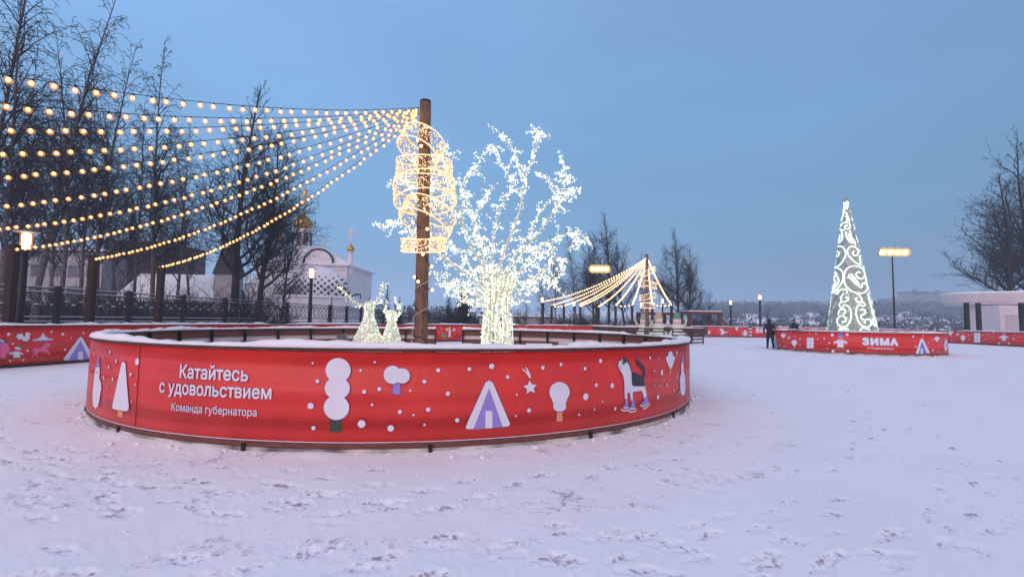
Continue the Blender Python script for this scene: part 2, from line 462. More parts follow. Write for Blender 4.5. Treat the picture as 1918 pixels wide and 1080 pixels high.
    n.links.new(tcn.outputs['Object'], fn.inputs['Vector'])
    am = n.nodes.new('ShaderNodeMath'); am.operation = 'MULTIPLY_ADD'; am.inputs[1].default_value = 1.9; am.inputs[2].default_value = -1.22
    n.links.new(fn.outputs['Fac'], am.inputs[0])
    a2 = n.nodes.new('ShaderNodeMath'); a2.operation = 'ADD'; n.links.new(am.outputs[0], a2.inputs[0]); n.links.new(an.outputs['Fac'], a2.inputs[1])
    a3 = n.nodes.new('ShaderNodeMapRange'); a3.inputs[1].default_value = .05; a3.inputs[2].default_value = .50; n.links.new(a2.outputs[0], a3.inputs[0])
    a4 = n.nodes.new('ShaderNodeMath'); a4.operation = 'MULTIPLY'; n.links.new(a3.outputs[0], a4.inputs[0])
    a5 = n.nodes.new('ShaderNodeMapRange'); a5.inputs[1].default_value = 0; a5.inputs[2].default_value = .35; n.links.new(an.outputs['Fac'], a5.inputs[0]); n.links.new(a5.outputs[0], a4.inputs[1])
    n.links.new(a4.outputs[0], mx.inputs[0])
    hs = n.nodes.new('ShaderNodeHueSaturation'); n.links.new(mx.outputs[2], hs.inputs['Color']); n.links.new(mr.outputs[0], hs.inputs['Value'])
    n.links.new(hs.outputs[0], b.inputs['Base Color'])
    g2 = n.nodes.new('ShaderNodeTexNoise'); g2.inputs['Scale'].default_value = 14; g2.inputs['Detail'].default_value = 8; g2.inputs['Roughness'].default_value = .65
    n.links.new(tcn.outputs['Object'], g2.inputs['Vector'])
    bp = n.nodes.new('ShaderNodeBump'); bp.inputs['Strength'].default_value = .35; bp.inputs['Distance'].default_value = .02
    n.links.new(g2.outputs['Fac'], bp.inputs['Height']); n.links.new(bp.outputs[0], b.inputs['Normal'])
    me.materials.append(m)
    o = mesh_obj('ground', me); tag(o, kind='structure', label='snow covered ground trodden with footprints')
    # plain sheet behind the camera
    s = MB(); s.add([(-1100, -300, -.02), (1100, -300, -.02), (1100, .24, -.02), (-1100, .24, -.02)], [(0, 1, 2, 3)])
    s2 = s.build('ground', m); tag(s2, kind='structure')
make_ground()

# ------------------------------------------------------------------ curved surfaces for banners
class Surf:
    def __init__(s, pts, sign, closed=False):
        s.p = [Vector((p[0], p[1])) for p in pts]; s.sign = sign
        s.L = [0.0]
        for a, b in zip(s.p, s.p[1:]): s.L.append(s.L[-1] + (b - a).length)
        s.n = []
        k = len(s.p)
        for i in range(k):
            if closed: d = s.p[(i + 1) % (k - 1)] - s.p[(i - 1) % (k - 1)] if i not in (0, k - 1) else s.p[1] - s.p[k - 2]
            else: d = s.p[min(i + 1, k - 1)] - s.p[max(i - 1, 0)]
            d.normalize(); s.n.append(Vector((d.y, -d.x)) * sign)
    def pt(s, u, z, off=0.0):
        u = min(max(u, 0), s.L[-1] - 1e-6)
        import bisect
        i = min(bisect.bisect_right(s.L, u) - 1, len(s.p) - 2)
        t = (u - s.L[i]) / (s.L[i + 1] - s.L[i])
        q = s.p[i].lerp(s.p[i + 1], t) + s.n[i].lerp(s.n[i + 1], t) * off
        return Vector((q.x, q.y, z))
    def hit(s, px, py):
        d = ray(px, py); best = None
        for i in range(len(s.p) - 1):
            a = s.p[i]; b = s.p[i + 1]; e_ = b - a
            den = d.x * e_.y - d.y * e_.x
            if abs(den) < 1e-9: continue
            t = ((a.x - CAM.x) * e_.y - (a.y - CAM.y) * e_.x) / den
            q = ((a.x - CAM.x) * d.y - (a.y - CAM.y) * d.x) / den
            if t > 0.5 and -1e-6 <= q <= 1 + 1e-6 and (best is None or t < best[0]):
                best = (t, s.L[i] + q * (b - a).length)
        if best is None: return None
        return best[1], CAM.z + d.z * best[0]

def circ(c, r, n=240, a0=90.0, a1=450.0):
    return [(c.x + r * math.cos(R_(a0 + (a1 - a0) * i / n)), c.y + r * math.sin(R_(a0 + (a1 - a0) * i / n))) for i in range(n + 1)]
def smooth_poly(pts, step=0.5):
    P = [Vector(p) for p in pts]; out = []
    for i in range(len(P) - 1):
        p0 = P[max(i - 1, 0)]; p1 = P[i]; p2 = P[i + 1]; p3 = P[min(i + 2, len(P) - 1)]
        k = max(2, int((p2 - p1).length / step))
        for j in range(k):
            t = j / k
            out.append(0.5 * ((2 * p1) + (-p0 + p2) * t + (2 * p0 - 5 * p1 + 4 * p2 - p3) * t * t + (-p0 + 3 * p1 - 3 * p2 + p3) * t ** 3))
    out.append(P[-1]); return [(v.x, v.y) for v in out]

class Print:
    """flat drawing in (u, z) metres, bent on to a banner"""
    def __init__(s, surf): s.s = surf; s.layers = {}
    def poly_uv(s, pts, m, lay=1):
        s.layers.setdefault((m, lay), []).append(pts)
    def px(s, pts):
        out = []
        for p in pts:
            h = s.s.hit(*p)
            if h is None: return None
            out.append(h)
        return out
    def poly(s, pts, m, lay=1, outline=0.0):
        q = s.px(pts)
        if q is None: return
        s.poly_uv(q, m, lay)
        if outline: s.outline(q, outline, lay - 1)
    def outline(s, q, w_, lay, m='outline_print'):
        cx = sum(a for a, b in q) / len(q); 
        n = len(q)
        area = sum(q[i][0] * q[(i + 1) % n][1] - q[(i + 1) % n][0] * q[i][1] for i in range(n))
        sg = 1 if area > 0 else -1
        out = []
        for i in range(n):
            a = Vector(q[i - 1]); b = Vector(q[i]); c = Vector(q[(i + 1) % n])
            d1 = (b - a); d2 = (c - b)
            if d1.length < 1e-6 or d2.length < 1e-6: out.append(tuple(b)); continue
            d1.normalize(); d2.normalize(); nn = Vector((d1.y + d2.y, -(d1.x + d2.x)))
            if nn.length < 1e-4: out.append(tuple(b)); continue
            nn.normalize()
            out.append((b.x + sg * nn.x * w_, b.y + sg * nn.y * w_))
        s.poly_uv(out, m, lay)
    def ellipse_px(s, x, y, rx, ry, m, lay=1, outline=0.0, n=28):
        s.poly([(x + rx * math.cos(2 * math.pi * i / n), y + ry * math.sin(2 * math.pi * i / n)) for i in range(n)], m, lay, outline)
    def dot(s, x, y, rpx, m='white_print', lay=2, ol=True):
        h = s.s.hit(x, y)
        if h is None: return
        h2 = s.s.hit(x, y + rpx)
        r = abs(h2[1] - h[1])
        s.poly_uv([(h[0] + r * math.cos(2 * math.pi * i / 20), h[1] + r * math.sin(2 * math.pi * i / 20)) for i in range(20)], m, lay)
        if ol: s.poly_uv([(h[0] + (r + .004) * math.cos(2 * math.pi * i / 20) + .002, h[1] + (r + .004) * math.sin(2 * math.pi * i / 20) - .002) for i in range(20)], 'outline_print', lay - 1)
    def stroke(s, pts, wd, m, lay=2):
        q = s.px(pts)
        if q is None: return
        L = []; Rr = []
        for i, p in enumerate(q):
            a = Vector(q[max(i - 1, 0)]); b = Vector(q[min(i + 1, len(q) - 1)]); d = (b - a)
            if d.length < 1e-7: d = Vector((1, 0))
            d.normalize(); nn = Vector((-d.y, d.x)) * wd / 2
            L.append((p[0] + nn.x, p[1] + nn.y)); Rr.append((p[0] - nn.x, p[1] - nn.y))
        s.poly_uv(L + Rr[::-1], m, lay)
    def text(s, txt, pxl, pxr, py_base, m='white_print', bold=0.02, lay=2, ol=0.0, hscale=1.0, space=1.0):
        hl = s.s.hit(*pxl); hr = s.s.hit(*pxr)
        W = abs(hr[0] - hl[0]); u0 = hl[0]; sgn = 1 if hr[0] > hl[0] else -1
        zb = s.s.hit(pxl[0], py_base)[1]
        cu = bpy.data.curves.new('t', 'FONT'); cu.body = txt; cu.size = 1.0; cu.resolution_u = 3; cu.space_character = space
        cu.fill_mode = 'NONE'
        ob = bpy.data.objects.new('t', cu); COL.objects.link(ob)
        bpy.context.view_layer.update()
        dg = bpy.context.evaluated_depsgraph_get()
        wire = bpy.data.meshes.new_from_object(ob.evaluated_get(dg))
        bpy.data.objects.remove(ob)
        nxt = {e_.vertices[0]: e_.vertices[1] for e_ in wire.edges}; seen = set(); loops = []
        nb = {}
        for e_ in wire.edges:
            nb.setdefault(e_.vertices[0], []).append(e_.vertices[1]); nb.setdefault(e_.vertices[1], []).append(e_.vertices[0])
        for v0 in range(len(wire.vertices)):
            if v0 in seen or v0 not in nb: continue
            lp = [v0]; seen.add(v0); cur = v0; 
            cur = v0 + 1 if v0 + 1 in nb[v0] else nb[v0][0]
            while cur != v0 and cur not in seen:
                seen.add(cur); lp.append(cur); c_ = [q for q in nb[cur] if q not in seen]
                if not c_: break
                cur = c_[0]
            loops.append([(wire.vertices[i].co.x, wire.vertices[i].co.y) for i in lp])
        area = lambda q: .5 * sum(q[i - 1][0] * q[i][1] - q[i][0] * q[i - 1][1] for i in range(len(q)))
        def inside(p, q):
            r_ = False
            for i in range(len(q)):
                (x1, y1), (x2, y2) = q[i - 1], q[i]
                if (y1 > p[1]) != (y2 > p[1]) and p[0] < (x2 - x1) * (p[1] - y1) / (y2 - y1) + x1: r_ = not r_
            return r_
        fixed = []
        for q in loops:
            if len(q) < 3: continue
            if len(q) == 38 and abs(q[21][0] - q[20][0]) < .004 and abs(q[20][1]) < .01 and abs(q[21][1] - .54) < .03:   # soft sign: stem and bowl apart
                xm = q[20][0] + .04
                fixed.append([(xm, q[0][1])] + q[1:20] + [(xm, q[20][1]), (xm, q[23][1])] + q[24:37] + [(xm, q[37][1])])
                fixed.append([q[20], q[21], q[22], (q[22][0], q[20][1])])
            else: fixed.append(q)
        loops = fixed
        sgn0 = 1 if area(max(loops, key=lambda q: abs(area(q)))) > 0 else -1
        outer = [q for q in loops if area(q) * sgn0 > 0]; holes = [q for q in loops if area(q) * sgn0 < 0]
        V_ = []; F_ = []
        for q in outer:
            grp = [q] + [h for h in holes if inside(h[0], q) and all(abs(area(q)) <= abs(area(o)) for o in outer if inside(h[0], o))]
            flat = [p for g in grp for p in g]; b0 = len(V_); V_ += [(p[0], p[1], 0) for p in flat]
            F_ += [[b0 + i for i in t] for t in tessellate_polygon([[Vector((p[0], p[1], 0)) for p in g] for g in grp])]
        src = bpy.data.meshes.new('t'); src.from_pydata(V_, [], F_); src.update()
        xs = [v.co.x for v in src.vertices]; x0, x1 = min(xs) - bold, max(xs) + bold
        k = W / (x1 - x0)
        for (rad, mm, ll) in ([(bold, m, lay)] + ([(bold + ol, 'outline_print', lay - 1)] if ol else [])):
            offs = [(0, 0)] + ([(rad * math.cos(2 * math.pi * i / 8), rad * math.sin(2 * math.pi * i / 8)) for i in range(8)] if rad > 0 else [])
            for (dx, dy) in offs:
                me = src.copy()
                for v in me.vertices: v.co = (u0 + sgn * (v.co.x + dx - x0) * k, zb + (v.co.y + dy) * k * hscale, 0)
                s.layers.setdefault((mm, ll), []).append(me)
    def build(s, parent, name='print', base=0.004, step=0.0022):
        s.layers = dict(s.layers)
        by = {}
        for (m, lay), items in s.layers.items(): by.setdefault(lay, []).append((m, items))
        mats = sorted({m for (m, l) in s.layers}); idx = {m: i for i, m in enumerate(mats)}
        mb = MB()
        for lay in sorted(by):
            for m, items in by[lay]:
                cnt = 0
                for it in items:
                    bm = bmesh.new()
                    if isinstance(it, list):
                        tr = tessellate_polygon([[Vector((a, b, 0)) for a, b in it]])
                        vs = [bm.verts.new((a, b, 0)) for a, b in it]
                        for t in tr:
                            try: bm.faces.new([vs[i] for i in t])
                            except ValueError: pass
                    else:
                        bm.from_mesh(it)
                    xs = [v.co.x for v in bm.verts]
                    if not xs: bm.free(); continue
                    u = math.floor(min(xs) / .12) * .12 + .12
                    while u < max(xs):
                        bmesh.ops.bisect_plane(bm, geom=bm.verts[:] + bm.edges[:] + bm.faces[:], plane_co=(u, 0, 0), plane_no=(1, 0, 0)); u += .12
                    bm.verts.index_update()
                    off = base + step * lay + 0.00012 * (cnt % 9); cnt += 1
                    vs = [s.s.pt(v.co.x, v.co.y, off) for v in bm.verts]
                    # keep the faces looking outward
                    fs = []
                    for f in bm.faces:
                        ids = [v.index for v in f.verts]
                        a, b, c = vs[ids[0]], vs[ids[1]], vs[ids[2]]
                        nn = (b - a).cross(c - a)
                        q = s.s.pt(f.verts[0].co.x, 0, 1.0) - s.s.pt(f.verts[0].co.x, 0, 0.0)
                        if nn.dot(q) < 0: ids.reverse()
                        fs.append(ids)
                    mb.add(vs, fs, idx[m]); bm.free()
        return mb.build(name, [M[m] for m in mats], parent)

def sweep(surf, prof, name, mats, parent, u0=0, u1=None, step=0.35, smooth=False, jitter=None, midx=None):
    """prof: list of (offset outward, z); swept along the surface curve"""
    u1 = surf.L[-1] if u1 is None else u1
    n = max(2, int((u1 - u0) / step)); k = len(prof)
    mb = MB(); vs = []
    for i in range(n + 1):
        u = u0 + (u1 - u0) * i / n
        for j, (o, z) in enumerate(prof):
            if jitter: o, z = jitter(u, j, o, z)
            vs.append(surf.pt(u, z, o))
    fs = []; ms = []
    for i in range(n):
        for j in range(k):
            j2 = (j + 1) % k
            fs.append((i * k + j, i * k + j2, (i + 1) * k + j2, (i + 1) * k + j)); ms.append(midx[j] if midx else 0)
    fs.append(tuple(range(k))); ms.append(0); fs.append(tuple(n * k + j for j in reversed(range(k)))); ms.append(0)
    if surf.sign < 0: pass
    mb.v = [tuple(v) for v in vs]; mb.f = fs; mb.m = ms
    o = mb.build(name, mats, parent, smooth)
    bm = bmesh.new(); bm.from_mesh(o.data); bmesh.ops.recalc_face_normals(bm, faces=bm.faces); bm.to_mesh(o.data); bm.free()
    return o

def snow_cap(surf, parent, u0, u1, z, w0, w1, th, seed, step=0.06, prof_n=7):
    def jit(u, j, o, zz):
        a = n1(u * 1.1, seed); b = n1(u * 4.3, seed + 1); c = n1(u * 13, seed + 2)
        s_ = .45 + 1.0 * a + .6 * (b - .5) + .45 * (c - .5)
        bare = max(0.0, min(1.0, (n1(u * .8 + 31, seed + 5) - .12) * 6))
        s_ = max(.12, s_ * bare)
        zz = z + (zz - z) * s_
        o = o + (.018 * (b - .5) + .014 * (c - .5)) * (1 if j in (0, 1, 2) else -1) * 1.2
        return o, zz
    prof = [(w0, z + .002), (w0 - .004, z + th * .6), (w0 - .03, z + th * .95), ((w0 + w1) / 2, z + th * 1.05), (w1 + .03, z + th * .95), (w1 + .004, z + th * .6), (w1, z + .002)]
    return sweep(surf, prof, 'snow', M['snow'], parent, u0, u1, step, True, jit)

# ------------------------------------------------------------------ big round barrier
def ring_barrier(name, label, c, r, gate=None, step_deg=10.0, banner=True, seed=1, gap=None, post_every=1.02):
    """gate = (a0, a1) degrees left open"""
    t = thing(name, label, 'barrier', (c.x, c.y, 0))
    full = gate is None
    a0, a1 = (90, 450) if full else (gate[1], gate[0] + 360)
    outer = Surf(circ(c, r, 240, a0, a1), 1)     # ccw -> outward normal = (dy,-dx)
    L = outer.L[-1]
    bn = None
    if banner:
        bn = sweep(outer, [(0, .135), (0, 1.13), (-.004, 1.13), (-.004, .135)], 'banner', [M['red'], M['banner_back']], t, 0, L, .12, True, None, [0, 0, 1, 0])
    for (z0, z1) in ((.066, .165), (.38, .54), (.67, .83), (.96, 1.12)):
        sweep(outer, [(-.008, z0), (-.008, z1), (-.035, z1), (-.035, z0)], 'plank', M['plank_mid'], t, 0, L, .3)
    sweep(outer, [(.022, 1.133), (.022, 1.163), (-.10, 1.163), (-.10, 1.133)], 'top_rail', M['plank'], t, 0, L, .3)
    snow_cap(outer, t, 0, L, 1.163, .022, -.125, .060, seed, .06 if c is RC else .15)
    sweep(outer, [(-.004, .0), (-.004, .06), (-.05, .06), (-.05, .0)], 'kick_board', M['kick_board'], t, 0, L, .3)
    n = int(L / post_every)
    for i in range(n + 1):
        p = outer.pt(L * i / n, 0, -.07); q = outer.pt(L * i / n, 0, 0)
        d = (q - p); rz = math.atan2(d.y, d.x)
        mb = MB(); mb.box((p.x, p.y, .566), (.06, .05, 1.132), rz)
        if i % 2 == 0: mb.box((q.x, q.y, .05), (.03, .045, .10), rz)
        mb.box((p.x - d.x * 2.2, p.y - d.y * 2.2, .03), (.30, .05, .06), rz)
        mb.build('post', M['dark_steel'], t)
    return t, bn, outer
gate_a = (R_(0), R_(0))
def ang_of(px, far=True):
    d = ray(px, HY(px)); dx, dy = d.x, d.y; l = math.hypot(dx, dy); dx /= l; dy /= l
    fx, fy = -RC.x, -RC.y
    b = fx * dx + fy * dy; cc = fx * fx + fy * fy - RR * RR; s_ = math.sqrt(b * b - cc)
    tt = -b + s_ if far else -b - s_
    return math.degrees(math.atan2(dy * tt - RC.y, dx * tt - RC.x))
g0 = ang_of(868); g1 = ang_of(817)
big, big_banner, bigS = ring_barrier('round_barrier', 'large round barrier under a red printed banner, around the wooden pole and white light tree', RC, RR, (g0, g1), seed=3)

def c1(x, y): return (140 + x / 4, 590 + y / 4)
def c2(x, y): return (520 + x / 4, 590 + y / 4)
def c3(x, y): return (900 + x / 4, 590 + y / 4)
def c7(x, y): return (1140 + x / 7.2, 640 + y / 7.2)
def mp_(f, pts): return [f(*p) for p in pts]
P = Print(bigS)
def hut(P, f, apex, lf, rf, m2='purple_print', wd=26, door=True, ol=.008):
    """A-frame hut; apex, feet in crop px"""
    ax, ay = apex
    P.poly(mp_(f, [(ax - wd * .55, ay + wd * .3), (ax, ay - 2), (ax + wd * .55, ay + wd * .3), (rf[0] + wd * .55, rf[1] - wd * .35), (rf[0] + wd * .3, rf[1] + 2), (rf[0] - wd * .2, rf[1] + 3), (lf[0] + wd * .2, lf[1] + 3), (lf[0] - wd * .5, lf[1] + 2), (lf[0] - wd * .55, lf[1] - wd * .35)]), 'white_print', 2, ol)
    w_ = rf[0] - lf[0]; h_ = (lf[1] + rf[1]) / 2 - ay
    P.poly(mp_(f, [(ax, ay + h_ * .16), (rf[0] - w_ * .10, rf[1] + 5), (lf[0] + w_ * .10, lf[1] + 6)]), m2, 3)
    if door:
        cx = ax - w_ * .01; dw = w_ * .095; by = (lf[1] + rf[1]) / 2 + 5
        P.poly(mp_(f, [(cx - dw, by), (cx - dw, by - h_ * .34), (cx - dw * .6, by - h_ * .37), (cx + dw * .6, by - h_ * .37), (cx + dw, by - h_ * .34), (cx + dw, by)]), 'white_print', 4)
# left snowman and fir
P.poly(mp_(c1, [(163, 390), (192, 388), (194, 430), (188, 470), (202, 505), (206, 545), (197, 590), (190, 640), (180, 682), (160, 698), (143, 680), (139, 610), (143, 540), (150, 480), (155, 430)]), 'white_print', 2, .008)
P.poly(mp_(c1, [(186, 300), (196, 386), (163, 392)]), 'purple_print', 3)
P.dot(*c1(172, 425), 1.4, 'black_print', 4, False); P.dot(*c1(182, 425), 1.4, 'black_print', 4, False)
P.poly(mp_(c1, [(356, 362), (363, 350), (375, 348), (385, 362), (411, 690), (406, 708), (392, 718), (300, 703), (288, 692), (287, 678)]), 'white_print', 2, .01)
P.poly(mp_(c1, [(327, 706), (366, 712), (362, 765), (325, 758)]), 'orange_print', 1)
for (x, y, r) in ((473, 348, 26), (425, 443, 14), (315, 345, 14), (260, 388, 13), (290, 478, 14), (224, 465, 12), (458, 519, 8), (432, 646, 8), (226, 637, 9), (270, 275, 13), (252, 535, 8), (153, 300, 10), (225, 313, 7), (132, 403, 10), (120, 575, 9), (134, 250, 12)):
    P.dot(*c1(x, y), r / 4)
P.text('Катайтесь', c1(790, 470), c1(1302, 490), 590 + 466 / 4, bold=.022, ol=.018, hscale=1.08)
P.text('с удовольствием', c1(638, 576), c1(1476, 617), 590 + 574 / 4, bold=.022, ol=.018, hscale=1.08)
P.text('Команда губернатора', c1(730, 710), c1(1366, 750), 590 + 710 / 4, bold=.008, ol=.015, hscale=1.08)
# three ball tree
P.poly(mp_(c2, [(395, 765), (485, 765), (481, 877), (391, 875)]), 'green_print', 1)
for k, (x, y, rx, ry) in enumerate(((455, 412, 94, 92), (449, 545, 94, 84), (443, 690, 95, 92))):
    P.ellipse_px(*c2(x, y), rx / 4, ry / 4, 'white_print', 3, 0)
    P.ellipse_px(*c2(x + 2, y + 2), rx / 4 + 1, ry / 4 + 1, 'outline_print', 2, 0)
for (x, y, r) in ((265, 358, 8), (301, 493, 15), (250, 678, 24), (271, 843, 16), (729, 351, 8), (623, 413, 10), (650, 572, 15), (763, 551, 15), (709, 669, 10), (994, 564, 9), (916, 722, 15), (1018, 745, 8), (1128, 705, 17), (1100, 819, 9), (630, 812, 29), (848, 845, 24), (1203, 411, 15), (1100, 496, 15), (1275, 586, 16), (1345, 784, 16), (1436, 402, 14)):
    P.dot(*c2(x, y), r / 4)
P.poly(mp_(c2, [(864, 495), (920, 495), (919, 592), (863, 592)]), 'purple_print', 1, .006)
for (x, y, rx, ry) in ((862, 445, 67, 68), (935, 453, 57, 57)):
    P.ellipse_px(*c2(x, y), rx / 4, ry / 4, 'white_print', 3); P.ellipse_px(*c2(x + 2, y + 2), rx / 4 + 1, ry / 4 + 1, 'outline_print', 2)
hut(P, c2, (1583, 488), (1437, 848), (1712, 829), wd=50)
for (x, y, r) in ((82, 382, 20), (201, 462, 14), (465, 393, 15), (600, 368, 13), (780, 399, 14), (896, 343, 16), (270, 593, 8), (362, 711, 16), (263, 752, 8), (864, 523, 14), (983, 527, 19), (785, 609, 26), (911, 646, 7), (850, 703, 7), (1006, 698, 13), (736, 743, 9), (1266, 320, 12), (1331, 329, 6), (1299, 417, 9), (1355, 430, 21), (1300, 526, 7), (1342, 527, 7), (1390, 521, 11), (1325, 612, 18), (1444, 562, 11), (1466, 283, 14), (1471, 463, 12), (1487, 575, 12), (1474, 387, 5)):
    P.dot(*c3(x, y), r / 4)
def star(P, f, cx, cy, r, rot=0.2):
    P.poly(mp_(f, [(cx + (r if i % 2 == 0 else r * .48) * math.sin(rot + math.pi * i / 5), cy - (r if i % 2 == 0 else r * .48) * math.cos(rot + math.pi * i / 5)) for i in range(10)]), 'white_print', 2, .006)
star(P, c3, 370, 540, 54, -.1)
P.poly(mp_(c3, [(306, 404), (316, 402), (350, 425), (366, 448), (372, 472), (362, 468), (350, 446), (334, 425)]), 'white_print', 2)
P.poly(mp_(c3, [(333, 394), (342, 392), (358, 415), (370, 440), (377, 470), (369, 462), (354, 430)]), 'white_print', 2)
P.poly(mp_(c3, [(570, 715), (612, 712), (612, 788), (607, 793), (572, 795), (568, 790)]), 'orange_print', 1, .005)
for (x, y, rx, ry) in ((588, 575, 76, 77), (590, 682, 49, 38)):
    P.ellipse_px(*c3(x, y), rx / 4, ry / 4, 'white_print', 3); P.ellipse_px(*c3(x + 2, y + 2), rx / 4 + 1, ry / 4 + 1, 'outline_print', 2)
P.poly(mp_(c3, [(528, 620), (648, 620), (632, 665), (545, 668)]), 'white_print', 3)
# dog on skates
P.poly(mp_(c7, [(112, 300), (125, 275), (188, 232), (238, 262), (278, 305), (300, 395), (306, 560), (322, 594), (485, 597), (497, 660), (507, 728), (470, 765), (462, 715), (437, 655), (380, 664), (318, 672), (322, 785), (296, 792), (275, 678), (246, 680), (243, 775), (212, 775), (207, 640), (205, 530), (188, 450), (150, 380), (126, 340)]), 'white_print', 2, .006)
P.poly(mp_(c7, [(186, 238), (198, 188), (209, 226), (228, 234), (237, 188), (246, 238), (276, 278), (294, 330), (303, 397), (380, 428), (463, 467), (470, 520), (480, 597), (335, 595), (312, 575), (305, 540), (303, 470), (298, 400), (270, 312), (242, 266), (222, 278), (205, 302), (182, 305), (174, 285), (178, 262)]), 'black_print', 3)
P.poly(mp_(c7, [(363, 190), (373, 235), (420, 268), (462, 312), (484, 365), (488, 425), (476, 480), (458, 474), (452, 440), (452, 400), (432, 355), (390, 322), (368, 285), (355, 240)]), 'black_print', 3)
P.poly(mp_(c7, [(107, 282), (128, 275), (126, 300), (115, 312)]), 'black_print', 3)
P.dot(*c7(193, 278), 1.0, 'white_print', 5, False)
P.stroke(mp_(c7, [(132, 328), (140, 340), (158, 340)]), .008, 'black_print', 4)
for pts in ([(216, 770), (247, 770), (252, 840), (258, 882), (192, 890), (188, 862), (214, 838)], [(300, 790), (339, 788), (342, 850), (348, 890), (272, 900), (272, 874), (298, 858)], [(478, 762), (508, 728), (528, 800), (478, 848), (446, 838), (438, 808), (462, 800)]):
    P.poly(mp_(c7, pts), 'purple_print', 3, .004)
for pts in ([(162, 895), (172, 920), (200, 926), (262, 915)], [(255, 915), (268, 938), (300, 940), (355, 928), (366, 902)], [(416, 840), (422, 858), (446, 862), (470, 852)], [(452, 880), (462, 896), (484, 894), (538, 850), (546, 822)], [(190, 892), (258, 884)], [(270, 905), (350, 893)], [(470, 868), (530, 815)]):
    P.stroke(mp_(c7, pts), .017, 'white_print', 4)
# leaf tree and snowman at the right end
P.poly(mp_(c7, [(818, 350), (842, 350), (833, 443), (813, 438)]), 'orange_print', 1)
P.poly(mp_(c7, [(797, 150), (812, 130), (840, 128), (855, 148), (857, 190), (878, 190), (887, 212), (880, 245), (845, 350), (825, 362), (812, 350), (768, 245), (763, 220), (773, 195), (797, 192)]), 'white_print', 2, .006)
P.poly(mp_(c7, [(972, 282), (1003, 282), (1006, 340), (1004, 400), (1020, 430), (1025, 500), (1028, 600), (1024, 690), (1002, 722), (972, 712), (960, 650), (957, 560), (950, 510), (960, 460), (972, 420), (968, 340)]), 'white_print', 2, .008)
P.poly(mp_(c7, [(988, 175), (1003, 240), (999, 282), (966, 268)]), 'purple_print', 3)
P.dot(*c7(988, 320), .8, 'black_print', 4, False)
P.build(big_banner, 'printed_pictures')
# seams and folds of the banner: narrow hems
for a in (ang_of(267, False), ang_of(1282, False)):
    x = RC.x + (RR + .004) * math.cos(R_(a)); y = RC.y + (RR + .004) * math.sin(R_(a))
    MB().box((x, y, .632), (.004, .010, .985), R_(a)).build('seam', M['seam_red'], big_banner)
# white hem line along the foot of the banner
sweep(bigS, [(.001, .133), (.004, .133), (.004, .141), (.001, .141)], 'hem', M['white_print'], big_banner, 0, None, .2)

# ------------------------------------------------------------------ barrier round the tall light tree
small, small_banner, smallS = ring_barrier('round_barrier', 'smaller round barrier under a red banner, standing around the tall cone of lights', TC, TR, None, seed=8)
def c5(x, y): return (1400 + x / 4.795, 580 + y / 4.795)
Q = Print(smallS)
Q.text('ЗИМА', c5(1030, 315), c5(1355, 315), 580 + 310 / 4.795, bold=.085, ol=.05, hscale=.95, space=1.2)
Q.text('в Подмосковье', c5(1080, 350), c5(1312, 350), 580 + 350 / 4.795, bold=.012)
hut(Q, c5, (1565, 258), (1524, 392), (1622, 388), 'blue_print', wd=22, ol=.01)
hut(Q, c5, (249, 228), (238, 340), (262, 340), 'blue_print', wd=9, ol=.01)
for (x, y, r) in ((1488, 240, 9), (1577, 233, 6), (1625, 296, 6), (1512, 330, 7), (1665, 363, 9), (1712, 368, 6), (1660, 268, 6), (287, 318, 7), (332, 325, 7), (473, 262, 7), (473, 316, 6), (430, 240, 5), (617, 215, 6), (632, 262, 6), (690, 258, 7), (716, 344, 5), (735, 296, 7), (560, 212, 5), (762, 225, 13), (895, 222, 12), (1745, 280, 7), (385, 205, 5)):
    Q.dot(*c5(x, y), r / 4.795)
def leaf(P, f, cx, cy, k, m='white_print'):
    P.poly(mp_(f, [(cx - .35 * k, cy - .75 * k), (cx, cy - k), (cx + .35 * k, cy - .75 * k), (cx + .85 * k, cy - .55 * k), (cx + .95 * k, cy - .1 * k), (cx + .15 * k, cy + .9 * k), (cx - .15 * k, cy + .9 * k), (cx - .95 * k, cy - .1 * k), (cx - .85 * k, cy - .55 * k)]), m, 2, .008)
def lolly(P, f, cx, cy, k):
    P.poly(mp_(f, [(cx - .25 * k, cy + k), (cx + .25 * k, cy + k), (cx + .25 * k, cy + 2.0 * k), (cx - .25 * k, cy + 2.0 * k)]), 'orange_print', 1)
    P.poly(mp_(f, [(cx + k * math.sin(a) * (.95 if math.cos(a) > -.5 else .75), cy - k * math.cos(a) * (1 if math.cos(a) > -.7 else 1.15)) for a in [2 * math.pi * i / 24 for i in range(24)]]), 'white_print', 2, .008)
def blob8(P, f, cx, cy, k):
    for dx in (-.42, .42):
        for dy in (-1.0, 0, 1.0):
            x, y = f(cx + dx * k, cy + dy * k * .9); x2, y2 = f(cx + dx * k + .55 * k, cy + dy * k)
            Pr = x2 - x
            P.ellipse_px(x, y, Pr, Pr, 'white_print', 3); P.ellipse_px(x, y, Pr * 1.12, Pr * 1.12, 'outline_print', 1)
    P.poly(mp_(f, [(cx - .2 * k, cy + 1.4 * k), (cx + .2 * k, cy + 1.4 * k), (cx + .2 * k, cy + 1.85 * k), (cx - .2 * k, cy + 1.85 * k)]), 'green_print', 1)
    P.dot(*f(cx, cy - .45 * k), abs(f(k * .12, 0)[0] - f(0, 0)[0]), 'outline_print', 5, False); P.dot(*f(cx, cy + .5 * k), abs(f(k * .12, 0)[0] - f(0, 0)[0]), 'outline_print', 5, False)
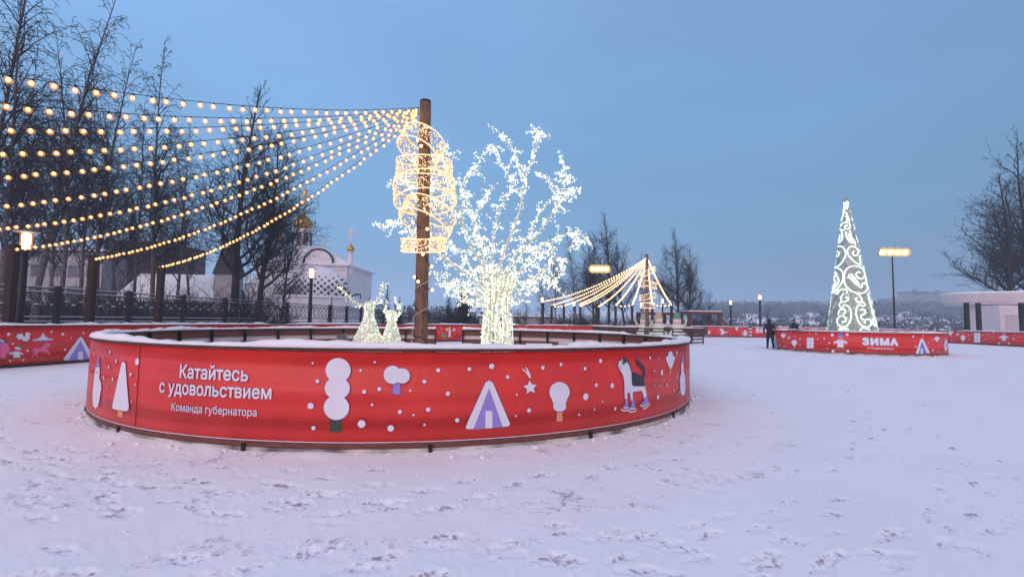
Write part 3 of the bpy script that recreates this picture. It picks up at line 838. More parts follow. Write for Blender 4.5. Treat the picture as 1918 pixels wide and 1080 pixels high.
def kid(P, f, cx, cy, k):
    """small skating child: jumper, hat, wide legs ; k = half height"""
    S = lambda pts: [(cx + x * k, cy + y * k) for x, y in pts]
    P.poly(mp_(f, S([(-.28, .35), (.28, .35), (.75, .75), (.62, .9), (.15, .55), (-.15, .55), (-.62, .9), (-.75, .75)])), 'olive_print', 1)
    P.poly(mp_(f, S([(-.25, -.38), (.25, -.38), (.75, -.1), (.68, .06), (.32, -.05), (.33, .42), (-.33, .42), (-.32, -.05), (-.68, .06), (-.75, -.1)])), 'white_print', 2, .006)
    P.poly(mp_(f, S([(-.22, -.78), (.28, -.78), (.3, -.55), (.15, -.4), (-.15, -.4), (-.26, -.55)])), 'pink_print', 3)
    P.poly(mp_(f, S([(-.32, -.72), (-.28, -.95), (.02, -1.05), (.3, -.95), (.36, -.72)])), 'blue_print', 4)
    for sx in (-1, 1):
        P.poly(mp_(f, S([(sx * .62, .72), (sx * .82, .66), (sx * .98, .86), (sx * .72, 1.0)])), 'white_print', 3)
leaf(Q, c5, 324, 232, 25); star(Q, c5, 373, 250, 15); lolly(Q, c5, 422, 295, 27); blob8(Q, c5, 565, 297, 34); kid(Q, c5, 836, 300, 86); leaf(Q, c5, 1700, 262, 26)
Q.poly(mp_(c5, [(1775, 262), (1786, 262), (1792, 300), (1790, 345), (1780, 378), (1768, 350), (1762, 310)]), 'white_print', 2, .008)
Q.poly(mp_(c5, [(1772, 300), (1784, 300), (1784, 325), (1773, 325)]), 'purple_print', 3)
Q.build(small_banner, 'printed_pictures')

# ------------------------------------------------------------------ rink wall (perimeter)
def perimeter():
    pts = smooth_poly(PERIM, .5)
    t = thing('rink_wall', 'long outer rink wall of red printed banner with snow along its top rail', 'wall', (PERIM[3][0], PERIM[3][1], 0))
    S = Surf(pts, 1)          # walking clockwise round the rink: right-hand side is inward
    # sign check: the normal has to look towards the rink centre
    k = len(S.p) // 3
    if S.n[k].dot(Vector((8, 20)) - S.p[k]) < 0: S = Surf(pts, -1)
    L = S.L[-1]
    ub = S.hit(1112, 625)[0]; uc = S.hit(1326, 622)[0]
    bn = None
    for (a, b) in ((0, ub), (uc, L)):
        x = sweep(S, [(0, .10), (0, 1.13), (-.004, 1.13), (-.004, .10)], 'banner', [M['red'], M['banner_back']], t, a, b, .4, True, None, [0, 0, 1, 0])
        bn = bn or x; last = x
    sweep(S, [(-.01, .0), (-.01, .13), (-.04, .13), (-.04, .0)], 'plank', M['plank'], t, 0, L, .5)
    for (z0, z1) in ((.36, .52), (.70, .86), (1.0, 1.12)):
        sweep(S, [(-.01, z0), (-.01, z1), (-.04, z1), (-.04, z0)], 'plank', M['plank_mid'], t, 0, L, .5)
    sweep(S, [(.02, 1.133), (.02, 1.16), (-.10, 1.16), (-.10, 1.133)], 'top_rail', M['plank'], t, 0, L, .4)
    snow_cap(S, t, 0, L, 1.161, .025, -.12, .07, 15, .14)
    n = int(L / 2.0)
    for i in range(min(n, 98)):
        p = S.pt(L * i / n, .56, -.07); MB().box(p, (.06, .06, 1.12)).build('post', M['dark_steel'], t)
    return t, bn, last, S
wall, wallban, wallban2, wallS = perimeter()
def c4(x, y): return (x / 7.715, 560 + y / 7.715)
W = Print(wallS)
W.poly(mp_(c4, [(2, 640), (40, 612), (80, 620), (120, 668), (140, 730), (132, 775), (92, 785), (80, 850), (2, 856)]), 'pink_print', 2)
W.poly(mp_(c4, [(2, 615), (60, 608), (82, 622), (50, 645), (2, 650)]), 'purple_print', 3)
W.poly(mp_(c4, [(2, 580), (45, 570), (60, 600), (30, 615), (2, 612)]), 'white_print', 4)
W.poly(mp_(c4, [(2, 568), (30, 562), (60, 585), (92, 600), (98, 635), (70, 620), (52, 598), (20, 580), (2, 580)]), 'black_print', 5)
W.poly(mp_(c4, [(20, 850), (75, 845), (80, 880), (30, 890)]), 'olive_print', 2)
W.poly(mp_(c4, [(15, 880), (85, 872), (80, 892), (22, 915)]), 'green_print', 3)
W.poly(mp_(c4, [(215, 545), (250, 522), (238, 500), (275, 505), (298, 492), (322, 505), (345, 550), (362, 528), (362, 492), (385, 478), (415, 480), (436, 500), (434, 520), (420, 528), (428, 556), (412, 590), (375, 610), (335, 606), (302, 575), (265, 585), (240, 582), (262, 560)]), 'white_print', 2, .01)
W.stroke(mp_(c4, [(348, 606), (348, 655)]), .02, 'black_print', 2)
W.poly(mp_(c4, [(205, 690), (250, 672), (290, 662), (300, 690), (300, 725), (212, 708)]), 'bright_green_print', 3)
W.poly(mp_(c4, [(208, 690), (245, 690), (300, 712), (295, 735), (210, 712)]), 'white_print', 4)
W.poly(mp_(c4, [(205, 712), (268, 726), (262, 748), (208, 748)]), 'pink_print', 3)
W.poly(mp_(c4, [(205, 755), (275, 755), (335, 792), (338, 806), (282, 792), (290, 840), (183, 842), (192, 792), (135, 800), (120, 785), (160, 765)]), 'white_print', 3, .008)
W.poly(mp_(c4, [(185, 838), (290, 838), (335, 870), (320, 885), (240, 856), (165, 892), (148, 880)]), 'olive_print', 2)
W.poly(mp_(c4, [(115, 878), (150, 878), (160, 900), (145, 908)]), 'white_print', 3); W.poly(mp_(c4, [(318, 880), (345, 855), (345, 880), (330, 896)]), 'white_print', 3)
W.poly(mp_(c4, [(455, 588), (540, 572), (585, 540), (608, 500), (618, 480), (630, 500), (655, 540), (690, 566), (772, 574), (745, 585), (600, 592), (470, 596)]), 'white_print', 3)
W.poly(mp_(c4, [(458, 590), (600, 588), (770, 576), (735, 602), (700, 598), (660, 610), (620, 602), (580, 614), (540, 603), (500, 614)]), 'purple_print', 2)
W.stroke(mp_(c4, [(602, 600), (592, 855)]), .022, 'olive_print', 1)
W.poly(mp_(c4, [(448, 770), (462, 730), (488, 702), (545, 708), (598, 700), (620, 655), (660, 632), (738, 640), (735, 658), (716, 662), (718, 702), (700, 704), (692, 680), (676, 700), (690, 745), (715, 782), (705, 806), (694, 800), (694, 785), (668, 762), (650, 806), (644, 800), (655, 760), (560, 762), (528, 780), (548, 828), (535, 835), (500, 782), (478, 800), (488, 836), (460, 842), (455, 832), (474, 820), (466, 790), (500, 755), (478, 735), (464, 768)]), 'pink_print', 3)
W.poly(mp_(c4, [(425, 868), (740, 848), (740, 862), (425, 882)]), 'olive_print', 2)
hut(W, c4, (1162, 548), (940, 878), (1330, 860), wd=48, ol=.012)
for (x, y, r) in ((122, 506, 22), (183, 643, 14), (395, 743, 15), (742, 473, 14), (905, 506, 20), (1205, 489, 13), (1025, 557, 9), (938, 727, 14), (1345, 492, 7)):
    W.dot(*c4(x, y), r / 7.715)
W.build(wallban, 'printed_pictures')
W = Print(wallS)
def cm(x, y): return (520 + x / 4, 590 + y / 4)     # through the gate
W.poly(mp_(cm, [(1281, 95), (1287, 88), (1294, 95), (1296, 160), (1288, 168), (1280, 160)]), 'white_print', 2)
W.ellipse_px(*cm(1243, 156), 4.6, 4.4, 'bright_green_print', 2)
W.poly(mp_(cm, [(1262, 98), (1274, 98), (1272, 122), (1262, 115)]), 'white_print', 2); W.poly(mp_(cm, [(1314, 100), (1330, 98), (1328, 120), (1316, 118)]), 'white_print', 2); 
for k in range(16): W.dot(*cm(1205 + rnd.random() * 170, 88 + rnd.random() * 85), .7, 'white_print', 2, False)
W.poly([(862, 636), (866, 626), (869, 636)], 'purple_print', 2)
for px in (985, 1008, 1030, 1050, 1062, 1078): W.dot(px, 609 + rnd.random() * 2, 1.3, 'white_print', 2, False)
for k in range(50): W.dot(880 + rnd.random() * 230, 606 + rnd.random() * 6, .45, 'white_print', 2, False)
W.build(wallban, 'printed_pictures')
W = Print(wallS)
def c6(x, y): return (1240 + x / 5.994, 540 + y / 5.994)
W.poly(mp_(c6, [(648, 452), (662, 445), (690, 470), (730, 482), (735, 500), (690, 498), (692, 515), (658, 515), (664, 480)]), 'white_print', 2)
W.poly(mp_(c6, [(692, 452), (712, 448), (732, 486), (705, 480)]), 'black_print', 3)
W.stroke(mp_(c6, [(650, 525), (744, 525)]), .05, 'purple_print', 2)
leaf(W, c6, 838, 453, 20)
W.ellipse_px(*c6(933, 510), 4.4, 4.0, 'white_print', 2); W.ellipse_px(*c6(933, 478), 2.4, 2.4, 'white_print', 2); W.poly(mp_(c6, [(918, 468), (950, 468), (948, 460), (920, 460)]), 'black_print', 3)
W.ellipse_px(*c6(528, 492), 2.4, 3.6, 'white_print', 2)
for k in range(30): W.dot(*c6(545 + rnd.random() * 420, 432 + rnd.random() * 100), .6, 'white_print', 2, False)
W.text('ЗИМА', c6(1050, 492), c6(1250, 492), 540 + 492 / 5.994, bold=.085, space=1.2)
def c8(x, y): return (1640 + x / 6.9, 530 + y / 6.9)
leaf(W, c8, 970, 643, 36); star(W, c8, 1062, 660, 22); lolly(W, c8, 1130, 705, 34); blob8(W, c8, 1315, 704, 44); kid(W, c8, 1660, 708, 84)
for (x, y, r) in ((1075, 628, 7), (1125, 625, 6), (1140, 650, 5), (1235, 630, 6), (1200, 672, 9), (985, 738, 9), (975, 685, 5), (1205, 728, 6), (1250, 660, 5), (1370, 625, 6), (1392, 665, 6), (1450, 670, 7), (1420, 720, 6), (1528, 636, 12), (1510, 700, 6), (1480, 650, 4), (1735, 632, 6), (1800, 665, 7), (1785, 718, 11), (1830, 632, 5), (1845, 700, 5), (1830, 750, 5), (1390, 745, 5)):
    W.dot(*c8(x, y), r / 6.9)
W.build(wallban2, 'printed_pictures')

# ------------------------------------------------------------------ wooden pole with its cables, string lights
PB = at(790, HY(790), 11.3); PX, PY = PB.x, 11.3
PTOP = at(797, 193, 11.3).z
PLX = at(797, 193, 11.3).x
def pole_thing(x, y, h, r, label, lean=0.0, bulbs=True, seed=1, cable_top=None, litmin=0.0, n_turn=9, small=False):
    t = thing('wooden_pole', label, 'pole', (x, y, 0))
    mb = MB(); k = 14
    mb.tube([(x + lean * i / k, y, h * i / k - (.05 if i == 0 else 0)) for i in range(k + 1)], [r * 1.12 - r * .2 * i / k for i in range(k + 1)], 20)
    mb.build('shaft', M['pole_wood'], t, True)
    MB().lathe([(r * .93, 0), (r * .90, .05), (r * .6, .07), (.001, .075)], (x + lean, y, h), 20).build('cap', M['dark_steel'], t, True)
    if small: return t
    rr = random.Random(seed); pts = []; N = n_turn * 16
    for i in range(N + 1):
        f = i / N; a = -2 * math.pi * n_turn * f + 1.0; z = .15 + (h - .9) * f + .05 * math.sin(a * 2.3)
        q = r * 1.12 - r * .2 * z / h + .016
        pts.append(Vector((x + lean * z / h + math.cos(a) * q, y + math.sin(a) * q, z)))
    MB().tube(pts, .008, 5).build('cable', M['wire'], t)
    mb = MB()
    w_ = [Vector((x - .22, y - .1, .05)), Vector((x - .20, y - .12, .9)), Vector((x - .17, y - .12, 1.55))]
    for i in range(24):
        f = i / 23; a = R_(200) + f * 2 * math.pi * 1.6; z = 1.55 + 1.0 * f; w_.append(Vector((x + math.cos(a) * (r * 1.1 + .02), y + math.sin(a) * (r * 1.1 + .02), z)))
    mb.tube(w_, .009, 5).build('white_cable', M['white_cable'], t)
    for i in range(0, N, 5):
        p = pts[i]; z = p.z
        d = (p - Vector((x + lean * z / h, y, z))).normalized()
        s_ = MB(); s_.tube([p, p + d * .04 + Vector((0, 0, -.01))], .014, 6)
        if z > 2.15:
            so_ = s_.build('bulb_socket', M['wire'], t)
            MB().ball(p + d * .075 + Vector((0, 0, -.02)), .036, 10, 6).build('bulb', M['bulb'], t, True)
        else: s_.build('bulb_socket', M['wire'], t)
    return t
pole = pole_thing(PX, PY, PTOP, .145, 'tall brown wooden pole inside the large round barrier, wrapped in bulb cable', PLX - PX)

# bulb: shared meshes
def bulb_mesh():
    mb = MB()
    mb.tube([(0, 0, 0), (0, 0, -.045)], [.016, .018], 8, 0)
    b = MB(); b.lathe([(.014, -.045), (.026, -.06), (.036, -.083), (.034, -.105), (.022, -.121), (.001, -.127)], (0, 0, 0), 12, 0, cap=False)
    h = MB(); h.lathe([(.022, -.042), (.054, -.056), (.074, -.088), (.066, -.128), (.042, -.155), (.001, -.166)], (0, 0, 0), 14, 0, cap=False)  # added shell that glows orange as the bulb's halo, not its glass
    return mb, b, h
def tmp_mesh(mb, mats, smooth=True):
    o = mb.build('tmp', mats, None, smooth); me = o.data; bpy.data.objects.remove(o); return me
_a, _b, _c = bulb_mesh()
off = len(_a.v)
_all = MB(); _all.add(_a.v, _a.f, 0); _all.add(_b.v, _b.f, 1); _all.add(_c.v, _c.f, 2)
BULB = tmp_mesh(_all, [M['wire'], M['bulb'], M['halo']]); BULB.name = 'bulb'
_f = MB(); _f.ball((0, 0, -.06), .062, 8, 5); BULBF = tmp_mesh(_f, [M['bulb_far']]); BULBF.name = 'bulb'

def string_light(A, B, sag, label, n_bulb, mesh, group, wire_r=.006, extra=None, scale=1.0, seed=0):
    A = Vector(A); B = Vector(B)
    t = thing('string_light', label, 'string light', A, 0, group)
    f = lambda q: A.lerp(B, q) - Vector((0, 0, 4 * sag * q * (1 - q)))
    MB().tube([f(i / 40) for i in range(41)], wire_r, 5).build('wire', M['wire'], t)
    rr = random.Random(seed)
    wind = Vector((.35, -.05, 0))
    for i in range(n_bulb):
        q = (i + .3 + (seed * .37) % .6) / n_bulb
        o = mesh_obj('bulb', mesh, t); o.location = f(q) - A
        o.rotation_euler = (rr.uniform(-.12, .12), -.30 + rr.uniform(-.12, .12), rr.uniform(0, 6)) if mesh is BULB else (0, 0, 0)
        o.scale = (scale,) * 3
    return t
# measured courses in the photograph, solved for the end height and the sag
STR = [
 ('topmost of the ten bulb strings running left from the wooden pole', -1.5, [(0, 140), (96, 153), (200, 170), (300, 181), (400, 191), (500, 202), (600, 207), (700, 207)]),
 ('second bulb string from the top running left from the wooden pole', 0.6, [(0, 192), (96, 200), (200, 209), (300, 214), (400, 218), (500, 219), (600, 218), (700, 213)]),
 ('third bulb string from the top running left from the wooden pole', 2.7, [(0, 234), (200, 237), (300, 237), (400, 234), (500, 229), (600, 224), (700, 216)]),
 ('fourth bulb string from the top running left from the wooden pole', 4.8, [(0, 280), (200, 271), (300, 266), (400, 258), (500, 248), (600, 235)]),
 ('fifth bulb string from the top running left from the wooden pole', 6.9, [(0, 325), (200, 304), (300, 291), (400, 280), (500, 265), (600, 246)]),
 ('sixth bulb string from the top running left from the wooden pole', 9.0, [(0, 379), (100, 367), (200, 353), (266, 341), (411, 309), (500, 290), (600, 264)]),
 ('seventh bulb string from the top running left from the wooden pole', 11.2, [(0, 423), (100, 410), (200, 392), (300, 372), (400, 344), (500, 315), (600, 281)]),
 ('bulb string ending beside the street lamp at the leftmost post', None, [(42, 464), (100, 452), (200, 429), (300, 404), (400, 373), (500, 339), (600, 295)]),
 ('bulb string ending at the middle one of the three dark wooden posts', None, [(190, 478), (300, 445), (400, 409), (500, 366), (588, 324), (667, 285)]),
 ('lowest bulb string, ending at the post nearest the church', None, [(305, 493), (400, 455), (467, 424), (533, 387), (597, 347), (655, 308), (705, 270)]),
]
post_tops = [(17, 461, 13.5), (168, 480, 16.0), (297, 495, 18.5)]
A0 = Vector((PLX - .14, PY - .04, PTOP - .13))
for k, (lab, yk, smp) in enumerate(STR):
    if yk is None:
        q = post_tops[k - 7]; e_ = at(q[0], q[1], q[2]); ex, ey = e_.x, e_.y
    else: ex, ey = -14.3, yk
    rows = []; rhs = []
    for (px, py) in smp:
        # point of the vertical plane A0-E seen at this pixel
        d = ray(px, py); ux, uy = ex - A0.x, ey - A0.y
        den = d.x * uy - d.y * ux
        q_ = ((A0.y - CAM.y) * d.x - (A0.x - CAM.x) * d.y) / -den
        # intersection parameter along the chord
        t_ = ((A0.x - CAM.x) * uy - (A0.y - CAM.y) * ux) / den
        X_ = CAM + d * t_
        q_ = ((X_.x - A0.x) * ux + (X_.y - A0.y) * uy) / (ux * ux + uy * uy)
        rows.append([q_, -4 * q_ * (1 - q_)]); rhs.append(X_.z - A0.z * (1 - q_))
    sol = np.linalg.lstsq(np.array(rows), np.array(rhs), rcond=None)[0]
    B0 = Vector((ex, ey, float(sol[0])))
    if yk is None and k > 7: B0 = e_ + Vector((.06, 0, -.04))
    L = (B0 - A0).length
    string_light(A0 + Vector((0, 0, -.02 * k)), B0, float(sol[1]), lab, int(L / .22), BULB, 'bulb strings fanning out from the wooden pole', seed=k, scale=.74)
    if yk is not None:
        pass
for k, (px, py, Y) in enumerate(post_tops + [None] * 0):
    p = at(px, py, Y); b = at(px, HY(px), Y)
    t = thing('wooden_post', ['dark square wooden post, leftmost, right beside the lit street lamp', 'dark square wooden post between two others, behind the rink wall on the left', 'dark square wooden post behind the rink wall, nearest of three to the church'][k], 'post', (b.x, Y, 0), 0, 'dark posts holding the bulb strings')
    MB().box((b.x, Y, p.z / 2), (.19, .19, p.z)).build('shaft', M['post_wood'], t)
    MB().box((b.x, Y, p.z + .02), (.23, .23, .04)).build('cap', M['dark_steel'], t)
for k, (lab, yk, smp) in enumerate(STR[:7]):      # the posts of the other strings stand outside the view
    if yk > 10.5:
        pass

# hoops of light hung on the pole
def hoop(px, py, hw, band, tilt, tdir, label, seed):
    c = at(px, py, PY); cx = PLX if False else c.x
    r = hw / F * PY * 1.0
    t = thing('light_hoop', label, 'light hoop', c, 0, 'light hoops on the wooden pole')
    Rm = Matrix.Rotation(R_(tdir), 3, 'X') @ Matrix.Rotation(R_(tilt), 3, 'Y')
    def P3(a, z, q=1.0): return c + Rm @ Vector((math.cos(a) * r * q, math.sin(a) * r * q, z))
    N = 56; h = band
    mb = MB()
    for z in (-h / 2, h / 2):
        for dz in (0, ):
            mb.tube([P3(2 * math.pi * i / N, z) for i in range(N)], .014, 5, closed=True)
    mb.build('rim', M['led_warm'], t)
    mb = MB(); NN = 30
    for i in range(NN):
        a = 2 * math.pi * i / NN; mb.tube([P3(a, -h / 2), P3(a + .03, h / 2)], .006, 4)
    for i in range(NN // 2):
        a = 4 * math.pi * i / NN
        mb.tube([P3(a + .14 * math.sin(j * 1.2), -h / 2 + h * j / 8) for j in range(9)], .0035, 4)
    mb.tube([P3(0, 0), P3(math.pi, 0)], .012, 5); mb.tube([P3(math.pi / 2, 0), P3(-math.pi / 2, 0)], .012, 5)
    mb.build('frame', M['hoop_frame'], t)
    rr = random.Random(seed); mb = MB()
    for i in range(430):
        a = rr.uniform(0, 2 * math.pi); mb.octa(P3(a, rr.uniform(-h / 2, h / 2), rr.uniform(.975, 1.025)), rr.uniform(.010, .020))
    o = mb.build('led_buds', M['led_warm_bud'], t); o['kind'] = 'stuff'
    return t
hoop(789, 272, 42, .42, 20, -20, 'topmost glowing hoop on the wooden pole, steeply tilted', 1)
hoop(795, 318, 52, .42, 0, 6, 'flat glowing hoop on the pole, second from the top', 2)
hoop(796, 362, 58, .48, -6, -12, 'widest glowing hoop, at the middle of the pole', 3)
hoop(801, 408, 51, .42, 20, -20, 'steeply tilted glowing hoop, second from the bottom of the pole', 4)
hoop(793, 458, 41, .30, -1, 12, 'lowest glowing hoop on the pole, small and level', 5)

# ------------------------------------------------------------------ tree of white lights
def light_tree():
    Y0 = 13.0; b = at(932, HY(932), Y0); base = Vector((b.x, Y0, 0))
    t = thing('light_tree', 'bare branching tree covered in glowing white blossoms inside the round barrier', 'light tree', base)
    rr = random.Random(5)
    limbs = []   # polylines with start radius
    raw = [([(926, 562), (905, 500), (868, 430), (845, 360), (835, 300), (838, 268)], -1.0, .045),
           ([(868, 430), (866, 352), (900, 300), (915, 275), (936, 296)], -.9, .03),
           ([(922, 562), (882, 520), (840, 490), (780, 450), (745, 415), (716, 426)], -1.4, .04),
           ([(840, 490), (800, 440), (790, 400), (770, 350), (742, 332)], -1.5, .03),
           ([(845, 360), (812, 345), (785, 330)], -1.3, .018), ([(860, 400), (820, 375), (800, 350), (775, 300)], -1.2, .018),
           ([(932, 560), (942, 480), (972, 400), (985, 330), (1003, 280), (1006, 252), (1014, 248)], .3, .05),
           ([(985, 350), (968, 300), (952, 262), (938, 254)], .2, .02),
           ([(936, 560), (975, 480), (1028, 410), (1056, 350), (1058, 320), (1051, 298)], .8, .042),
           ([(1035, 400), (1062, 358), (1088, 352)], .9, .02), ([(1000, 320), (1030, 345), (1050, 380)], .5, .018),
           ([(940, 565), (1000, 475), (1055, 440), (1090, 440), (1104, 452)], 1.2, .032), ([(1075, 440), (1085, 462)], 1.2, .015),
           ([(942, 570), (1000, 522), (1040, 485), (1056, 500), (1032, 535)], .2, .03),
           ([(918, 575), (882, 545), (850, 540), (832, 515), (815, 513)], -.4, .03),
           ([(924, 568), (905, 490), (888, 420), (905, 380), (930, 345)], -.1, .03),
           ([(930, 562), (922, 470), (935, 400), (958, 350), (945, 310)], .6, .034),
           ([(938, 570), (975, 530), (1015, 520), (1042, 540)], -.5, .024),
           ([(925, 580), (900, 560), (872, 545), (858, 520)], -.9, .022),
           ([(920, 570), (880, 500), (850, 460), (825, 450)], .9, .03), ([(936, 560), (960, 490), (990, 440), (1020, 380)], -.8, .034),
           ([(930, 560), (900, 450), (860, 330)], .9, .03), ([(940, 570), (980, 500), (1040, 465)], 1.4, .03), ([(945, 575), (990, 550), (1020, 500)], 1.0, .024),
           ([(915, 580), (870, 560), (838, 552)], .5, .02), ([(920, 575), (870, 530), (835, 540)], .9, .02)]
    def curve(pts, dy, n=10):
        P0 = [at(px, py, Y0 + dy * (i / max(1, len(pts) - 1)) ** 1.2) for i, (px, py) in enumerate(pts)]
        out = []
        for i in range(len(P0) - 1):
            p0, p1, p2, p3 = P0[max(i - 1, 0)], P0[i], P0[i + 1], P0[min(i + 2, len(P0) - 1)]
            for j in range(n // 2):
                q = j / (n // 2); out.append(.5 * ((2 * p1) + (-p0 + p2) * q + (2 * p0 - 5 * p1 + 4 * p2 - p3) * q * q + (-p0 + 3 * p1 - 3 * p2 + p3) * q ** 3))
        out.append(P0[-1]); return [p + Vector((rr.uniform(-.015, .015), rr.uniform(-.02, .02), rr.uniform(-.01, .01))) for p in out]
    for pts, dy, r in raw: limbs.append((curve(pts, dy), r))
    subs = []
    for (c, r) in list(limbs):
        L = sum((c[i + 1] - c[i]).length for i in range(len(c) - 1))
        for _ in range(int(L * 5.4)):
            i = rr.randint(2, len(c) - 2); p = c[i]; d = (c[i + 1] - c[i]).normalized()
            side = Vector((rr.uniform(-1, 1), rr.uniform(-1, 1), rr.uniform(-.7, .45))).normalized()
            v = (d * .6 + side * .9).normalized(); ln = rr.uniform(.18, .52); q = [p]
            for s_ in range(5):
                v = (v + Vector((rr.uniform(-.3, .3), rr.uniform(-.3, .3), rr.uniform(-.32, .2)))).normalized(); q.append(q[-1] + v * ln / 5)
            subs.append((q, .010))
    # trunk: bundle of stems
    tm = MB(); stem_pts = []
    for k in range(13):
        a = 2 * math.pi * k / 13 + .2; r0 = .43 if k % 3 else .25
        p = [base + Vector((math.cos(a) * r0 * 1.18, math.sin(a) * r0 * 1.1, 0)), base + Vector((math.cos(a) * r0, math.sin(a) * r0 * .9, .6)), base + Vector((math.cos(a + .3) * r0 * .86, math.sin(a + .3) * r0 * .8, 1.3)), base + Vector((math.cos(a + .5) * r0 * .72, math.sin(a + .5) * r0 * .7, 2.1)), base + Vector((math.cos(a + .6) * r0 * 1.2, math.sin(a + .6) * r0 * 1.0, 2.9))]
        tm.tube(p, [.05, .042, .036, .03, .014], 7); stem_pts.append(p)
    tm.build('trunk', M['led_frame'], t, True)
    lm = MB()
    for c, r in limbs: lm.tube(c, [r * .72 * (1 - .8 * i / len(c)) + .004 for i in range(len(c))], 6)
    lm.build('branches', M['led_frame'], t, True)
    tw = MB()
    for q, r in subs: tw.tube(q, [r, r * .85, r * .7, r * .55, r * .45, r * .3], 4)
    o = tw.build('twigs', M['led_frame'], t); o['kind'] = 'stuff'
    spots = []
    for c, r in limbs:
        for i in range(len(c) - 1):
            L = (c[i + 1] - c[i]).length
            for _ in range(int(L * 27 + rr.random())):
                spots.append((c[i].lerp(c[i + 1], rr.random()) + Vector((rr.gauss(0, .045), rr.gauss(0, .045), rr.gauss(0, .045))), rr.uniform(.010, .020), rr))
    for q, r in subs:
        for i in range(len(q) - 1):
            for _ in range(3 if rr.random() < .6 else 2):
                spots.append((q[i].lerp(q[i + 1], rr.random()) + Vector((rr.gauss(0, .025), rr.gauss(0, .025), rr.gauss(0, .025))), rr.uniform(.009, .019), rr))
    def blossom(mb, p, r):
        for _ in range(3):
            q = p + Vector((rr.gauss(0, r * .75), rr.gauss(0, r * .75), rr.gauss(0, r * .75)))
            mb.octa(q, r * rr.uniform(.65, .95), 0, Matrix.Rotation(rr.uniform(0, 3), 3, 'Z') @ Matrix.Rotation(rr.uniform(0, 3), 3, 'X'))
    spots.sort(key=lambda s_: -(s_[1] / s_[0].y))
    for p, r, _ in spots[:100]:
        mb = MB(); blossom(mb, p, r); mb.build('blossom', M['led_white'], t)
    mb = MB()
    for p, r, _ in spots[100:]: blossom(mb, p, r)
    o = mb.build('blossoms', M['led_white'], t); o['kind'] = 'stuff'
    mb = MB()
    for p in stem_pts:       # lights wound round the stems
        for i in range(len(p) - 1):
            L = (p[i + 1] - p[i]).length
            for _ in range(int(L * (75 if i < 3 else 40))):
                c = p[i].lerp(p[i + 1], rr.random()); mb.octa(c + Vector((rr.gauss(0, .04), rr.gauss(0, .04), 0)), rr.uniform(.010, .024))
    o = mb.build('trunk_lights', M['led_white'], t); o['kind'] = 'stuff'
    mb = MB()
    for k in range(26):
        a = 2 * math.pi * k / 26; rr0 = .44
        mb.tube([base + Vector((math.cos(a) * (rr0 * 1.1 - .06 * z), math.sin(a) * (rr0 - .06 * z), z)) for z in (0, .4, .8, 1.2, 1.6)], .008, 4)
    mb.build('light_curtain', M['led_soft'], t)
    return t
light_tree()

# ------------------------------------------------------------------ deer figures of lights
def deer(px, Y, base_w, neck_w, z_neck, antlers, label, seed):
    b = at(px, HY(px), Y); x, y = b.x, Y
    t = thing('light_deer', label, 'light figure', (x, y, 0), 0, 'deer figures of lights inside the round barrier')
    rr = random.Random(seed)
    prof = [(base_w, 0), (base_w, .75), (base_w * .82, 1.0), (base_w * .45 + neck_w * .4, 1.22), (neck_w * 1.15, z_neck * .78), (neck_w * .95, z_neck * .86), (neck_w, z_neck * .93), (neck_w * 1.05, z_neck), (.001, z_neck + .03)]
    mb = MB(); mb.lathe(prof, (x, y, 0), 20, cap=False, sc_=(1, .8)); mb.build('body', M['led_dim'], t, True)
    mb = MB(); 
    def rad(z):
        for (r0, z0), (r1, z1) in zip(prof, prof[1:]):
            if z0 <= z <= z1: return r0 + (r1 - r0) * (z - z0) / max(1e-6, z1 - z0)
        return 0
    for _ in range(900):
        z = rr.uniform(.4, z_neck); a = rr.uniform(0, 6.283); q = rad(z) + .01
        mb.octa((x + math.cos(a) * q, y + math.sin(a) * q * .8, z), rr.uniform(.008, .019))
    o = mb.build('body_lights', M['led_deer'], t); o['kind'] = 'stuff'
    for pts, th in antlers:
        P0 = [at(p[0], p[1], Y) for p in pts]
        m1 = MB(); m1.tube(P0, [th] * (len(P0) - 1) + [th * .5], 6); a = m1.build('antler', M['led_frame'], t, True)
        m2 = MB()
        for i in range(len(P0) - 1):
            L = (P0[i + 1] - P0[i]).length
            for _ in range(int(L * 75) + 1):
                m2.octa(P0[i].lerp(P0[i + 1], rr.random()) + Vector((rr.gauss(0, th * 1.3), rr.gauss(0, th * 1.3), rr.gauss(0, th * 1.3))), rr.uniform(.010, .021))
        o = m2.build('antler_lights', M['led_white'], a); o['kind'] = 'stuff'
    return t
deer(691, 12.6, .42, .115, 1.92, [([(684, 574), (668, 570), (654, 557), (644, 545), (634, 536)], .03), ([(699, 574), (708, 563), (714, 550), (718, 538), (720, 530)], .03), ([(700, 572), (698, 562)], .022), ([(706, 568), (718, 562)], .018)], 'larger deer figure of white lights with two long spread antlers', 2)
deer(734, 12.9, .27, .10, 1.72, [([(726, 602), (724, 585), (724, 572), (726, 562)], .018), ([(724, 588), (716, 580)], .014), ([(725, 592), (733, 586)], .014), ([(740, 602), (746, 590), (748, 578), (742, 568), (740, 556)], .018), ([(746, 592), (752, 582)], .014), ([(747, 578), (750, 566)], .014), ([(745, 592), (738, 584)], .012)], 'smaller deer figure of lights with branched antlers beside the wooden pole', 3)
c = at(703, HY(703), 12.2)
t = thing('light_ball', 'yellow glowing ball of lights at the foot of the larger deer', 'light ball', (c.x, 12.2, 0))
MB().ball((c.x, 12.2, .85), .25, 14, 9).build('frame', M['led_dim'], t, True)
MB().lathe([(.2, 0), (.08, .05), (.06, .62)], (c.x, 12.2, 0), 12).build('stand', M['dark_steel'], t)
mb = MB()
